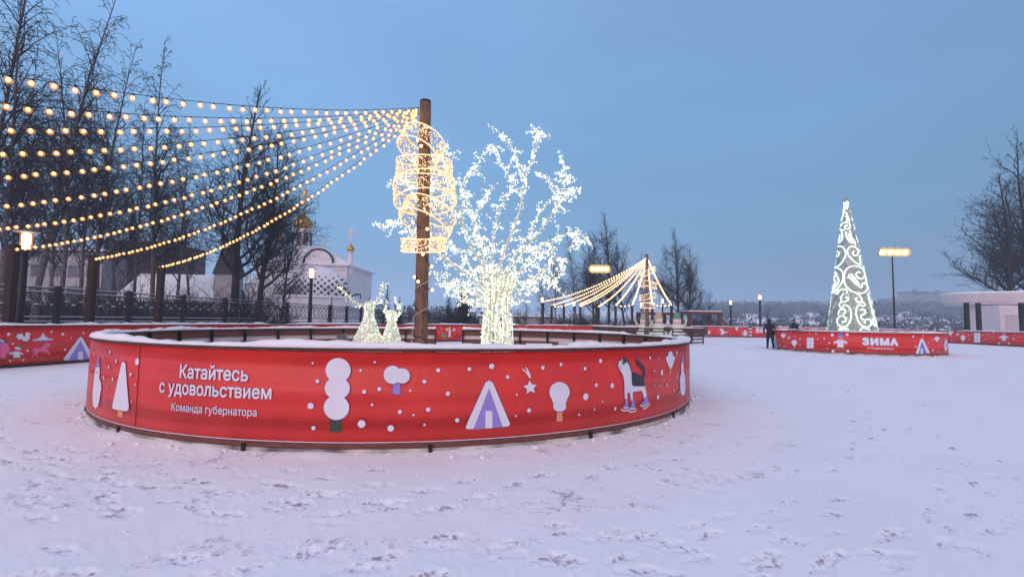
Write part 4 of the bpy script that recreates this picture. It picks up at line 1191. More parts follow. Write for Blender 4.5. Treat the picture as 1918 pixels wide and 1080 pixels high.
for _ in range(420):
    a = rnd.uniform(0, 6.28); zz = rnd.uniform(-1, 1); q = math.sqrt(1 - zz * zz) * .26
    mb.octa((c.x + math.cos(a) * q, 12.2 + math.sin(a) * q, .85 + zz * .26), rnd.uniform(.009, .018))
o = mb.build('ball_lights', M['led_yellow'], t); o['kind'] = 'stuff'
# small floodlight on a stub, two low snow covered boards
c = at(641, HY(641), 12.0)
t = thing('spotlight', 'small grey box spotlight on a dark stub inside the round barrier', 'spotlight', (c.x, 12.0, 0))
MB().box((c.x - .04, 12.0, .42), (.14, .14, .84)).build('stand', M['dark_steel'], t)
MB().box((c.x + .02, 12.0, 1.04), (.20, .16, .14), mtx=Matrix.Rotation(R_(-12), 3, 'Y')).build('housing', M['lamp_body'], t)
MB().bar((c.x - .04, 12, .84), (c.x - .02, 12, 1.0), .04, .03).build('bracket', M['dark_steel'], t)
MB().box((c.x + .126, 12.0, 1.018), (.012, .14, .12), mtx=Matrix.Rotation(R_(-12), 3, 'Y')).build('front_glass', M['glass_dark'], t)
for k, (px, Y, L_) in enumerate(((552, 11.4, .75), (1010, 13.6, .75), (1065, 14.5, .6))):
    c = at(px, HY(px), Y); zt = .86 if k == 0 else .80
    t = thing('low_bench', ['low dark bench with snow on it, left of the deer figures', 'low dark bench with snow on it, just right of the light tree', 'low dark bench with snow on it, farther right of the light tree'][k], 'bench', (c.x, Y, 0), 0, 'low benches inside the round barrier')
    MB().box((c.x, Y, zt), (L_, .35, .05)).build('seat', M['plank'], t)
    for s_ in (-1, 1): MB().box((c.x + s_ * L_ * .4, Y, zt / 2 - .01), (.07, .3, zt - .03)).build('leg', M['plank'], t)
    MB().box((c.x, Y, zt + .045), (L_ * .97, .33, .035)).build('snow', M['snow'], t)

# ------------------------------------------------------------------ tall cone of lights
def light_cone():
    H = at(1583, 374, TC.y).z; x0, y0 = TC.x, TC.y; apx = at(1583, 374, TC.y).x
    r0 = 1.36; lean = apx - x0
    t = thing('light_cone', 'tall narrow silver cone tree with glowing white scroll patterns', 'light tree', (x0, y0, 0))
    zb = .35
    def rad(z): return .07 + (r0 - .07) * (H - z) / (H - zb)
    def ax(z): return lean * (z / H) * .75
    mb = MB(); mb.lathe([(rad(zb + (H - zb) * i / 30) * .97, zb + (H - zb) * i / 30) for i in range(31)], (x0, y0, 0), 40)
    for i, v in enumerate(mb.v): mb.v[i] = (v[0] + ax(v[2]), v[1], v[2])
    mb.build('cone', M['tinsel'], t, True)
    MB().lathe([(r0 * .95, 0), (r0 * .95, zb)], (x0, y0, 0), 32).build('plinth', M['dark_steel'], t)
    rr = random.Random(4); mb = MB(); mb2 = MB(); mb3 = MB()
    for _ in range(15000):
        u = rr.random(); z = zb + (H - zb) * (1 - math.sqrt(u)); a = rr.uniform(0, 6.283); q = rad(z) * .98; s_ = rr.uniform(.025, .055)
        p = Vector((x0 + ax(z) + math.cos(a) * q, y0 + math.sin(a) * q, z)); d = Vector((math.cos(a) * rr.uniform(.2, 1), math.sin(a) * rr.uniform(.2, 1), rr.uniform(-.6, .6))) * s_
        tq = Vector((-math.sin(a), math.cos(a), rr.uniform(-.4, .4))) * s_ * .5
        (mb2 if rr.random() < .33 else mb).add([p - tq, p + tq, p + d], [(0, 1, 2)])
    o = mb.build('tinsel', M['tinsel'], t); o['kind'] = 'stuff'
    o = mb2.build('bright_tinsel', M['tinsel_light'], t); o['kind'] = 'stuff'
    for _ in range(3600):
        z = zb + (H - zb) * (1 - math.sqrt(rr.random())); a = rr.uniform(0, 6.283); q = rad(z) + .03
        if z < 3.4 or rr.random() < .7: mb3.octa((x0 + ax(z) + math.cos(a) * q, y0 + math.sin(a) * q, z), rr.uniform(.006, .019))
    o = mb3.build('sparkle_lights', M['led_swirl'], t); o['kind'] = 'stuff'
    def hit(px, py):
        d = ray(px, py)
        lo, hi = None, None
        t0 = (math.hypot(x0, y0) - 2.2) / math.hypot(d.x, d.y); prev = None
        for i in range(400):
            tt = t0 + i * .012; p = CAM + d * tt
            if math.hypot(p.x - x0 - ax(p.z), p.y - y0) < rad(p.z) + .035: return p
        return None
    strokes = []
    def S(pts, n=6):
        """smooth curve through pixel points of the close-up"""
        P_ = [Vector((1300 + a / 3.374, 360 + b / 3.374)) for a, b in pts]; out = []
        for i in range(len(P_) - 1):
            p0, p1, p2, p3 = P_[max(i - 1, 0)], P_[i], P_[i + 1], P_[min(i + 2, len(P_) - 1)]
            for j in range(n):
                q = j / n; out.append(.5 * ((2 * p1) + (-p0 + p2) * q + (2 * p0 - 5 * p1 + 4 * p2 - p3) * q * q + (-p0 + 3 * p1 - 3 * p2 + p3) * q ** 3))
        out.append(P_[-1]); strokes.append(out)
    def spiral(cx, cy, r, a0, turns, sgn=1, ky=1.1, shrink=.25):
        n = int(turns * 16); S([(cx + r * (1 - (1 - shrink) * i / n) * math.cos(R_(a0) + sgn * 2 * math.pi * turns * i / n), cy + ky * r * (1 - (1 - shrink) * i / n) * math.sin(R_(a0) + sgn * 2 * math.pi * turns * i / n)) for i in range(n + 1)], 1)
    S([(942, 60), (950, 80), (945, 110)]); S([(968, 55), (955, 80), (962, 105), (972, 90), (965, 70)]); S([(935, 120), (960, 130), (975, 160), (985, 185)]); S([(950, 110), (940, 150), (928, 185)]); S([(958, 150), (970, 170), (960, 185)])
    S([(925, 215), (940, 195), (962, 190), (985, 200), (985, 225), (965, 232), (950, 220), (960, 208), (972, 212)]); S([(920, 225), (930, 240), (950, 235)])
    S([(930, 245), (938, 280), (925, 310), (905, 320)]); S([(915, 240), (910, 275), (900, 305)]); S([(960, 250), (965, 285), (985, 310), (1005, 322)]); S([(985, 240), (995, 280), (1015, 310), (1022, 335)]); S([(975, 260), (985, 290), (1000, 305)]); S([(922, 270), (918, 295), (908, 310)])
    S([(882, 475), (915, 462), (942, 430), (957, 395), (950, 360), (928, 342), (902, 345), (888, 368), (885, 392), (898, 405), (912, 398), (915, 382), (903, 372)])
    S([(1058, 460), (1025, 445), (995, 420), (972, 390), (972, 360), (990, 343), (1015, 345), (1035, 362), (1038, 385), (1025, 400), (1008, 395), (1003, 380), (1015, 372)])
    S([(948, 525), (958, 492), (985, 470), (1020, 465), (1055, 475), (1075, 500), (1078, 530), (1062, 545), (1038, 540), (1025, 520), (1035, 503), (1052, 508)])
    S([(948, 525), (948, 560), (962, 595), (990, 620), (1030, 636), (1070, 635), (1095, 615), (1095, 590), (1078, 572), (1062, 582), (1065, 598)])
    for k in range(4): S([(972 + 12 * k, 540 + 8 * k), (985 + 14 * k, 520 + 12 * k), (1008 + 10 * k, 530 + 14 * k), (1005 + 12 * k, 560 + 10 * k), (1030 + 10 * k, 585 + 7 * k)])
    S([(862, 500), (885, 478), (915, 482), (938, 505), (942, 545), (928, 580), (905, 610), (880, 632), (860, 638)])
    S([(870, 520), (882, 502), (898, 510), (895, 530), (880, 532)]); S([(905, 535), (915, 560), (900, 590), (875, 615)]); S([(885, 545), (895, 565), (885, 590), (868, 610)]); S([(868, 560), (872, 580), (864, 600)])
    S([(862, 640), (885, 620), (905, 625), (905, 640), (890, 640)]); S([(905, 640), (925, 615), (950, 612), (968, 625), (962, 640)])
    S([(945, 640), (930, 660), (932, 690), (955, 690), (975, 678), (970, 662), (955, 665)]); S([(932, 690), (918, 705), (925, 728), (945, 722)])
    S([(940, 712), (970, 715), (988, 745), (992, 785), (980, 825), (955, 848), (925, 848), (906, 828), (906, 800), (922, 782), (945, 782), (960, 800), (952, 818), (935, 815)]); S([(912, 775), (915, 750), (935, 738), (955, 745), (955, 762), (940, 765)])
    S([(1030, 640), (1050, 655), (1062, 680), (1050, 695), (1030, 690), (1020, 672), (1035, 665)]); S([(1055, 690), (1075, 700), (1080, 715), (1062, 722)])
    S([(1062, 712), (1038, 715), (1026, 740), (1028, 785), (1045, 825), (1072, 848), (1102, 850), (1120, 832), (1115, 808), (1095, 800), (1078, 812), (1085, 828)]); S([(1050, 745), (1068, 738), (1082, 750), (1080, 768), (1062, 772), (1055, 790), (1072, 805)])
    S([(1100, 640), (1108, 680), (1118, 715), (1128, 760), (1142, 800), (1155, 850)]); S([(1110, 700), (1125, 690)]); S([(1125, 760), (1138, 748)]); S([(1135, 790), (1130, 820), (1145, 845)])
    S([(912, 870), (925, 858), (948, 855), (968, 862), (975, 872)]); S([(1048, 872), (1060, 860), (1082, 857), (1102, 862), (1110, 872)]); S([(925, 870), (945, 864), (962, 870)])
    S([(1085, 540), (1092, 580), (1102, 610)]); S([(1045, 400), (1050, 430), (1055, 450)]); S([(880, 400), (878, 440), (876, 470)])
    main = MB()
    segs = []
    for st in strokes:
        P3 = [hit(p.x, p.y) for p in st]; P3 = [p for p in P3 if p is not None]
        if len(P3) < 2: continue
        run = [P3[0]]
        for p in P3[1:]:
            if (p - run[-1]).length > .6:
                if len(run) > 1: segs.append(run)
                run = [p]
            else: run.append(p)
        if len(run) > 1: segs.append(run)
    for rep in (0, 180):
        for sg in segs:
            pts = []
            for p in sg:
                dx, dy = p.x - x0 - ax(p.z), p.y - y0; a = R_(rep)
                pts.append((x0 + ax(p.z) + dx * math.cos(a) - dy * math.sin(a), y0 + dx * math.sin(a) + dy * math.cos(a), p.z))
            if rep == 180 and len(pts) < 3: continue
            (main).tube(pts, .032, 5)
    main.build('scroll_lights', M['led_swirl'], t)
    MB().ball((x0 + ax(H), y0, H + .02), .09, 8, 6).build('tip', M['tinsel'], t)
light_cone()

# ------------------------------------------------------------------ trees
def grow(seed, H, kind):
    """returns (trunk MB, crown MB) of a leafless tree standing at the origin"""
    rr = random.Random(seed); tr = MB(); cr = MB(); birch = kind == 'birch'
    RMIN = .013
    def branch(p, d, L, r, depth, mx):
        n = (14, 7, 4, 3, 2)[depth]
        pts = [p]; rads = [r]; dirs = []
        for i in range(n):
            w_ = (.018, .10, .16, .2, .2)[depth] if birch else (.030, .17, .24, .26, .3)[depth]
            g = Vector((0, 0, 0)); f = i / n
            if birch:
                if depth == 1: g = Vector((0, 0, .16 - .42 * f))
                elif depth >= 2: g = Vector((0, 0, -.24))
            elif depth >= 1: g = Vector((0, 0, .10 if depth < 3 else .04))
            d = (d + Vector((rr.gauss(0, w_), rr.gauss(0, w_), rr.gauss(0, w_))) + g).normalized()
            p = p + d * L / n; pts.append(p); rads.append(max(RMIN * .7, r * (1 - (.93 if depth == 0 else .8) * ((i + 1) / n) ** (.8 if depth == 0 else 1)))); dirs.append(d)
        (tr if depth == 0 or (depth == 1 and not birch) else cr).tube(pts, rads, 8 if depth == 0 else (5 if depth == 1 else 3), caps=False)
        if depth >= mx: return
        if depth == 0: k = int(H * (2.7 if birch else 2.1))
        elif depth == 1: k = max(3, int(L * (4.2 if birch else 3.2)))
        elif depth == 2: k = max(2, int(L * (3.8 if birch else 3.2)))
        else: k = max(1, int(L * 3.0))
        for j in range(k):
            if depth == 0: f = (.22 if birch else .20) + (.77 if birch else .79) * (j + rr.random()) / k
            else: f = .12 + .88 * (j + rr.random()) / k
            x = min(f, .999) * n; i = int(x); q = pts[i].lerp(pts[i + 1], x - i); dd = dirs[i]
            o = Matrix.Rotation(rr.uniform(0, 6.283), 3, dd) @ dd.orthogonal().normalized()
            if birch: sp = .75 if depth == 0 else .8
            else: sp = (1.5 - .8 * f) if depth == 0 else .85
            nd = (dd + o * sp * rr.uniform(.7, 1.25)).normalized()
            if depth == 0:
                if birch: LL = H * .21 * max(.12, min(1, (1.12 - f) * 1.35)) * rr.uniform(.6, 1.2)
                else: LL = H * .36 * max(.10, min(1, (1.10 - f) * 1.25)) * rr.uniform(.55, 1.2)
            elif depth == 1: LL = L * rr.uniform(.25, .5) * (1.15 - .6 * f)
            else: LL = L * rr.uniform(.35, .7)
            rr_ = min(rads[i] * .55, (.040 if birch else .115) * LL / (H * .25) + .006) if depth == 0 else rads[i] * .55
            branch(q, nd, LL, max(rr_, RMIN), depth + 1, mx)
    r0 = H * (.0088 if birch else .0150)
    branch(Vector((0, 0, -.1)), Vector((rr.uniform(-.03, .03), rr.uniform(-.03, .03), 1)).normalized(), H, r0, 0, 3 if birch else 4)
    return tr, cr
PROTO = {}
def tree_proto(key, seed, H, kind):
    tr, cr = grow(seed, H, kind)
    bm_, tm_ = ('birch_bark', 'twig_birch') if kind == 'birch' else ('bark', 'twig')
    a = tmp_mesh(tr, [M[bm_]]); a.name = 'trunk'; b = tmp_mesh(cr, [M[tm_]], False); b.name = 'crown'
    PROTO[key] = (a, b, H)
for key, seed, H, kind in (('b1', 15, 18, 'birch'), ('b2', 12, 17, 'birch'), ('b3', 13, 15, 'birch'), ('o1', 21, 18, 'oak'), ('o2', 22, 17, 'oak'), ('o3', 23, 12, 'oak')):
    tree_proto(key, seed, H, kind)
def place_tree(key, px, Y, top_py, label, group, name='bare_tree', rz=None, base_z=0.0, wide=1.0):
    tm_, cm_, H = PROTO[key]
    x = X_of(px, Y); h = at(px, top_py, Y).z - base_z; s_ = h / H
    t = thing(name, label, 'tree', (x, Y, base_z), rnd.uniform(0, 6.28) if rz is None else rz, group)
    for nm, me in (('trunk', tm_), ('crown', cm_)):
        o = mesh_obj(nm, me, t); o.scale = (s_ * wide, s_ * wide, s_)
    return t
G1 = 'bare trees behind the ornate fence'
ords = ['first', 'second', 'third', 'fourth', 'fifth', 'sixth', 'seventh', 'eighth', 'ninth', 'tenth', 'eleventh', 'twelfth', 'thirteenth', 'fourteenth', 'fifteenth', 'sixteenth']
birches = [('b1', -60, 25, -150), ('b2', 0, 24, -40), ('b1', 62, 28, -75), ('b3', 30, 38, 90), ('b2', 112, 33, 65), ('b3', 150, 45, 150), ('b2', 178, 35, 60), ('b1', 215, 46, 160), ('b3', 250, 48, 190), ('b3', 285, 36, 72), ('b2', 330, 50, 230), ('b1', 355, 56, 250), ('b3', 90, 55, 170), ('b2', 235, 60, 250), ('b1', 310, 62, 300), ('b3', 20, 60, 180)]
for k, (key, px, Y, ty) in enumerate(birches):
    place_tree(key, px, Y, ty, 'slender bare birch behind the ornate fence, %s birch from the left edge' % ords[k], G1, 'birch_tree')
place_tree('o1', 440, 37, 152, 'large dark bare tree with a thick trunk, taller of the pair by the church', 'dark bare trees by the church', rz=.6, wide=1.2)
place_tree('o2', 486, 39, 215, 'dark bare tree right of its taller neighbour, nearest to the gold onion dome', 'dark bare trees by the church', rz=2.2, wide=1.05)
place_tree('o3', 527, 44, 415, 'smaller dark bare tree with low branches in front of the church', 'dark bare trees by the church', rz=.4, wide=1.1)
for k, (key, px, Y, ty, nm) in enumerate((('b2', 1040, 62, 440, 'birch_tree'), ('b1', 1080, 66, 425, 'birch_tree'), ('o1', 1140, 62, 398, 'bare_tree'), ('o2', 1112, 60, 440, 'bare_tree'), ('o2', 1172, 68, 450, 'bare_tree'), ('b3', 1205, 75, 470, 'birch_tree'), ('o1', 1270, 60, 428, 'bare_tree'), ('o2', 1292, 62, 455, 'bare_tree'), ('o3', 1330, 66, 540, 'bare_tree'), ('o3', 985, 62, 558, 'bare_tree'), ('o3', 1440, 90, 568, 'bare_tree'), ('b3', 1015, 80, 500, 'birch_tree'))):
    place_tree(key, px, Y, ty, 'bare %s behind the far wall, %s from the left' % ('birch' if 'birch' in nm else 'dark tree', ords[[9, 11, 0, 1, 3, 2, 4, 5, 6, 7, 8, 10].index(k)] ), 'bare trees behind the far rink wall', nm, wide=1.0)
place_tree('o1', 1893, 52, 318, 'tall spreading bare tree behind the white pavilion', 'bare trees behind the white pavilion', rz=1.1, wide=1.35)
place_tree('o2', 1950, 56, 250, 'bare tree cut by the right edge, behind the white pavilion', 'bare trees behind the white pavilion', rz=4.0, wide=1.0)

def conifer(px, Y, top_py, label, r_base, seed, dens=1.0):
    x = X_of(px, Y); H = at(px, top_py, Y).z; rr = random.Random(seed)
    t = thing('spruce_tree', label, 'tree', (x, Y, 0), 0, 'dark spruces beyond the fence')
    MB().tube([(x, Y, -.1), (x, Y, H * .97)], [H * .018 + .03, .01], 6).build('trunk', M['bark'], t, True)
    mb = MB(); n = int(H * 9)
    for i in range(n):
        f = (i + .5) / n; z = H * (.06 + .94 * f); rb = r_base * (1 - f) ** .85 + .04
        for k in range(int(5 + 7 * dens)):
            a = rr.uniform(0, 6.283); L = rb * rr.uniform(.6, 1.12)
            tip = Vector((x + math.cos(a) * L, Y + math.sin(a) * L, z - L * .25 + rr.uniform(-.08, .1))); o = Vector((x, Y, z))
            sd_ = Vector((-math.sin(a), math.cos(a), 0)) * L * .13; md = o.lerp(tip, .6)
            mb.add([o, md + sd_, tip, md - sd_], [(0, 1, 2, 3)])
            for _ in range(int(4 * dens)):
                q = o.lerp(tip, rr.uniform(.25, 1)); d = Vector((rr.gauss(0, 1), rr.gauss(0, 1), -.8)) * L * .12
                mb.add([q - sd_ * .15, q + sd_ * .15, q + d], [(0, 1, 2)])
    mb.build('crown', M['needle'], t)
conifer(868, 52, 528, 'wide dark spruce behind the light tree trunk', 2.4, 1, 1.4)
conifer(840, 56, 548, 'lower dark spruce just left of the wide one', 1.6, 11, 1.2)
conifer(724, 34, 526, 'small slim spruce behind the smaller deer figure', .7, 2)
conifer(690, 40, 553, 'small slim spruce behind the larger deer figure', .6, 3)
conifer(748, 42, 552, 'young spruce between the deer figure and the wooden pole', .8, 4)
conifer(620, 31, 552, 'small spruce in front of the church wall', .6, 5)
conifer(415, 30, 560, 'small spruce near the thick dark trunk', .9, 6)

# ------------------------------------------------------------------ ornate metal fence
def fence():
    pts = [(-21.5, 4), (-19.3, 18), (-15.7, 46), (-13.4, 68), (-9.0, 78)]
    S = Surf(smooth_poly(pts, 1.0), 1); L = S.L[-1]
    t = thing('ornate_fence', 'dark wrought metal fence of diamond lattice panels dusted with snow', 'fence', (-19.3, 18, 0))
    H = 2.55; pitch = 3.25; n = int(L / pitch)
    for i in range(n + 1):
        p = S.pt(i * pitch, H / 2 + .05); mb = MB(); mb.box(p, (.24, .24, H + .1)); mb.build('post', M['dark_steel'], t)
    for i in range(n):
        a = i * pitch + .12; b = (i + 1) * pitch - .12
        mb = MB(); sn = MB()
        P3 = lambda u, z: S.pt(u, z)
        for z in (H, H - .19, 1.35, 1.16, .25):
            mb.bar(P3(a, z), P3(b, z), .045, .045); sn.bar(P3(a, z) + Vector((0, 0, .033)), P3(b, z) + Vector((0, 0, .033)), .04, .02)
        k = 5; w_ = (b - a) / k
        for (z0, z1) in ((H - .19, 1.35), (1.16, .25)):
            zm = (z0 + z1) / 2; hh = (z0 - z1) / 2
            for j in range(k):
                uc = a + w_ * (j + .5)
                for s_ in (-1, 1):
                    for q in (-1, 1):
                        mb.bar(P3(uc, zm + q * hh), P3(uc + s_ * w_ / 2, zm), .025, .03)
                        mb.bar(P3(uc + s_ * w_ * .22, zm + q * hh), P3(uc + s_ * w_ / 2, zm + q * hh * .38), .02, .025)
                mb.tube([P3(uc + math.cos(x) * w_ * .17, zm + math.sin(x) * hh * .3) for x in [2 * math.pi * y / 10 for y in range(10)]], .016, 4, closed=True)
                sn.bar(P3(uc - .05, zm + hh * .34), P3(uc + .05, zm + hh * .34), .04, .02); sn.bar(P3(uc + w_ / 2 - .06, zm + .03), P3(uc + w_ / 2 + .06, zm + .03), .05, .03)
        for j in range(k * 3):
            uc = a + (b - a) * (j + .5) / (k * 3); mb.tube([P3(uc + math.cos(x) * .05, H - .095 + math.sin(x) * .07) for x in [2 * math.pi * y / 8 for y in range(8)]], .01, 3, closed=True)
        pn = mb.build('lattice_panel', M['dark_steel'], t); sn.build('snow', M['snow'], pn)
fence()

# ------------------------------------------------------------------ street lamps, floodlight masts, far string-light post
def street_lamp(px, top_py, Y, label, k=1.0, group='street lamps round the rink'):
    x = X_of(px, Y); z = at(px, top_py, Y).z
    t = thing('street_lamp', label, 'street lamp', (x, Y, 0), 0, group)
    r = .085 * k
    MB().tube([(x, Y, -.1), (x, Y, z - .62)], [r * 1.15, r], 12).build('pole', M['dark_steel'], t, True)
    MB().lathe([(r * 1.1, z - .62), (r * 1.25, z - .58), (r * 1.25, z - .55)], (x, Y, 0), 12).build('collar', M['dark_steel'], t, True)
    MB().lathe([(r * .95, z - .55), (r * 1.25, z - .45), (r * 1.25, z - .12), (r * .95, z - .08)], (x, Y, 0), 14).build('lamp_glass', M['lamp_glow'], t, True)
    MB().lathe([(r * 1.3, z - .56), (r * 1.75, z - .46), (r * 1.75, z - .1), (r * 1.3, z - .05)], (x, Y, 0), 14, cap=False).build('lamp_halo', M['halo'], t, True)  # glowing shell added as a halo round the lamp glass
    MB().lathe([(.30 * k, z - .05), (.33 * k, z - .035), (.12 * k, z + .01), (.001, z + .02)], (x, Y, 0), 20).build('cap', M['concrete'], t, True)
    return t
street_lamp(38, 432, 14.0, 'lit street lamp beside the leftmost wooden post', .95)
street_lamp(580, 501, 26.0, 'lit street lamp standing in front of the church')
street_lamp(1015, 556, 50.0, 'lit street lamp at the left end of the distant bulb strings')
street_lamp(1075, 564, 56.0, 'lit street lamp behind the middle of the distant bulb strings')
street_lamp(1201, 566, 60.0, 'lit street lamp just left of the distant pole, over the snowman figures')
street_lamp(1241, 559, 56.0, 'lit street lamp just right of the distant pole, over the snowman figures')
street_lamp(1369, 562, 62.0, 'lit street lamp left of another one, beyond the far wall', 1.25)
street_lamp(1424, 552, 57.0, 'lit street lamp nearest the walking person, beyond the far wall', 1.3)
def mast(px, top_py, Y, wpx, label):
    # four lit heads on one crossbar
    x = X_of(px, Y); z = at(px, top_py, Y).z; wd = wpx / F * Y
    t = thing('floodlight_mast', label, 'floodlight', (x, Y, 0), 0, 'floodlight masts')
    MB().tube([(x, Y, -.1), (x, Y, z)], [.10, .07], 10).build('pole', M['dark_steel'], t, True)
    MB().box((x, Y, z), (wd, .1, .1)).build('crossbar', M['dark_steel'], t)
    for i in range(4):
        cx = x - wd / 2 + wd * (i + .5) / 4
        f = MB().box((cx, Y - .12, z + .24), (wd / 4 * .86, .24, .56), mtx=Matrix.Rotation(R_(25), 3, 'X')).build('floodlight', M['dark_steel'], t)
        MB().box((cx, Y - .25, z + .18), (wd / 4 * .80, .02, .50), mtx=Matrix.Rotation(R_(25), 3, 'X')).build('lens', M['flood_glow'], f)
        MB().ball((cx, Y - .32, z + .18), .50, 14, 9).build('halo_ball', M['flood_halo'], f, True)  # see-through glow added for the bloom around the lens, not a fitting
mast(1676, 476, 53, 54, 'tall floodlight mast right of the cone of lights')
mast(1122, 507, 55, 34, 'distant floodlight mast above the far bulb strings, in front of bare trees')

# far pole with its own strings
FX, FY = X_of(1212, 36.5), 36.5; FH = at(1212, 478, FY).z
farpole = pole_thing(FX, FY, FH, .13, 'distant wooden pole holding bulb strings above snowman figures', small=True)
far_ends = [(1016, 563, 44), (1032, 570, 44), (1056, 571, 45), (1086, 568, 46), (1090, 570, 44), (1120, 573, 45), (1153, 570, 46), (1184, 570, 46), (1222, 568, 45), (1258, 570, 45)]
mid = [1, .9, .8, .7, .9, .8, .7, .5, .5, .5]
fl = ['reaching farthest left to the lamp', 'second from the left', 'third from the left', 'fourth from the left', 'fifth from the left', 'sixth from the left', 'seventh from the left', 'falling just left of the pole', 'falling along the pole, steepest of all', 'reaching right of the pole']
A1 = Vector((FX, FY - .1, FH - .15)); fe = []
for k, (px, py, Y) in enumerate(far_ends):
    e_ = at(px, py, Y); fe.append(e_)
    string_light(A1, e_, .55 * mid[k], 'string of the distant bulb fan %s' % fl[k], int((e_ - A1).length / .25), BULBF, 'bulb strings of the distant pole', .008, seed=k, scale=1.0)
for k, (px, Y) in enumerate(((1017, 44), (1033, 44), (1056, 45), (1087, 46), (1117, 45), (1121, 47), (1153, 46), (1184, 46), (1222, 46), (1258, 45))):
    x = X_of(px, Y); zt = at(px, 569, Y).z
    t = thing('wooden_post', 'dark post under the distant bulb fan, %s from the left' % ords[k], 'post', (x, Y, 0), 0, 'posts under the distant bulb fan')
    MB().box((x, Y, zt / 2), (.20, .20, zt)).build('shaft', M['post_wood'], t); MB().box((x, Y, zt + .02), (.24, .24, .04)).build('cap', M['dark_steel'], t)
# short swags between those posts
for k, (a, b) in enumerate(((1, 2), (4, 3), (6, 7), (8, 9))):
    string_light(fe[a], fe[b], .12, 'short bulb swag low between posts of the distant fan, %s from the left' % ords[k], max(4, int((fe[a] - fe[b]).length / .34)), BULBF, 'bulb swags of the distant fan', .008, scale=1.15)
for k, (py, hw, lab) in enumerate(((510, 14, 'top'), (533, 17, 'middle'), (555, 15, 'lower'), (572, 13, 'lowest'))):
    c = at(1213, py, FY); r = hw / F * FY
    t = thing('light_hoop', '%s small glowing hoop on the distant pole' % lab, 'light hoop', c, 0, 'light hoops on the distant pole')
    tl = R_((25, -10, 12, 0)[k])
    f = lambda a, z: c + Vector((math.cos(a) * r, math.sin(a) * r, z + math.cos(a) * r * math.tan(tl)))
    mb = MB()
    for z in (-.2, .2): mb.tube([f(2 * math.pi * i / 28, z) for i in range(28)], .024, 4, closed=True)
    mb.build('rim', M['led_warm'], t)
    mb = MB()
    for i in range(90): mb.octa(f(rnd.uniform(0, 6.28), rnd.uniform(-.2, .2)), rnd.uniform(.015, .035))
    o = mb.build('led_buds', M['led_warm_bud'], t); o['kind'] = 'stuff'

# ------------------------------------------------------------------ far slatted enclosure, snowman figures
def slat_ring():
    t = thing('slatted_barrier', 'round barrier of bare dark slats with snow, enclosing the snowman figures', 'barrier', (SC3.x, SC3.y, 0))
    for (a0, a1) in ((215, 268), (276, 318), (20, 215)):
        S = Surf(circ(SC3, SR3, 60, a0, a1), 1)
        for z in (.12, .36, .62, .88, 1.08): sweep(S, [(0, z - .05), (0, z + .05), (-.03, z + .05), (-.03, z - .05)], 'slat', M['plank'], t, 0, None, .5)
        sweep(S, [(.03, 1.15), (.03, 1.19), (-.08, 1.19), (-.08, 1.15)], 'snow', M['snow'], t, 0, None, .3)
        n = max(1, int(S.L[-1] / 1.3))
        for i in range(n + 1):
            p = S.pt(S.L[-1] * i / n, .57, -.05); MB().box(p, (.07, .07, 1.14)).build('post', M['dark_steel'], t)
slat_ring()
def snowman(px, Y, top_py, label, hat, seed, wide=1.0):
    x = X_of(px, Y); H = at(px, top_py, Y).z; rr = random.Random(seed); k = H / 1.95
    t = thing('snowman_figure', label, 'light figure', (x, Y, 0), 0, 'snowman figures of lights')
    mb = MB(); mb.lathe([(.001, 0), (.34 * k, .02), (.50 * k * wide, .25 * k), (.50 * k * wide, .55 * k), (.36 * k, .80 * k), (.30 * k, .86 * k), (.34 * k, 1.0 * k), (.30 * k, 1.18 * k), (.19 * k, 1.27 * k), (.24 * k, 1.38 * k), (.23 * k, 1.52 * k), (.12 * k, 1.62 * k), (.001, 1.64 * k)], (x, Y, 0), 18, cap=False)
    mb.build('body', M['led_dim'], t, True)
    MB().lathe([(.34 * k, 1.58 * k), (.34 * k, 1.61 * k), (.21 * k, 1.62 * k), (.20 * k, 1.80 * k), (.22 * k, 1.94 * k), (.001, 1.95 * k)], (x, Y, 0), 16).build('hat', hat, t)
    MB().tube([(x + math.cos(a) * .22 * k, Y + math.sin(a) * .22 * k, 1.26 * k) for a in [2 * math.pi * i / 14 for i in range(14)]], .05 * k, 6, closed=True).build('scarf', M['pink_print'], t, True)
    for s_ in (-1, 1):
        MB().tube([(x + s_ * .3 * k, Y, 1.05 * k), (x + s_ * .52 * k, Y - .05, 1.2 * k), (x + s_ * .60 * k, Y - .08, 1.5 * k)], [.07 * k, .06 * k, .045 * k], 8).build('arm', M['led_dim'], t, True)
    mb = MB()
    for _ in range(160):
        z = rr.uniform(.05, 1.55) * k; a = rr.uniform(0, 6.28); q = (.5 if z < .7 * k else .33 if z < 1.2 * k else .24) * k
        mb.octa((x + math.cos(a) * q, Y + math.sin(a) * q, z), rr.uniform(.012, .026))
    o = mb.build('body_lights', M['led_deer'], t); o['kind'] = 'stuff'
M['hat_green'] = mat('hat_green', (.12, .30, .22), .6); M['hat_tan'] = mat('hat_tan', (.55, .42, .24), .6); M['hat_grey'] = mat('hat_grey', (.42, .42, .38), .6)
snowman(1206, 37.5, 586, 'snowman figure of lights in a pale cone hat, left of the distant pole', M['hat_grey'], 1)
snowman(1234, 37.0, 584, 'snowman figure of lights in a tan hat with raised arms, middle of three', M['hat_tan'], 2)
snowman(1268, 36.0, 585, 'snowman figure of lights in a green top hat, right end of three', M['hat_green'], 3, 1.1)

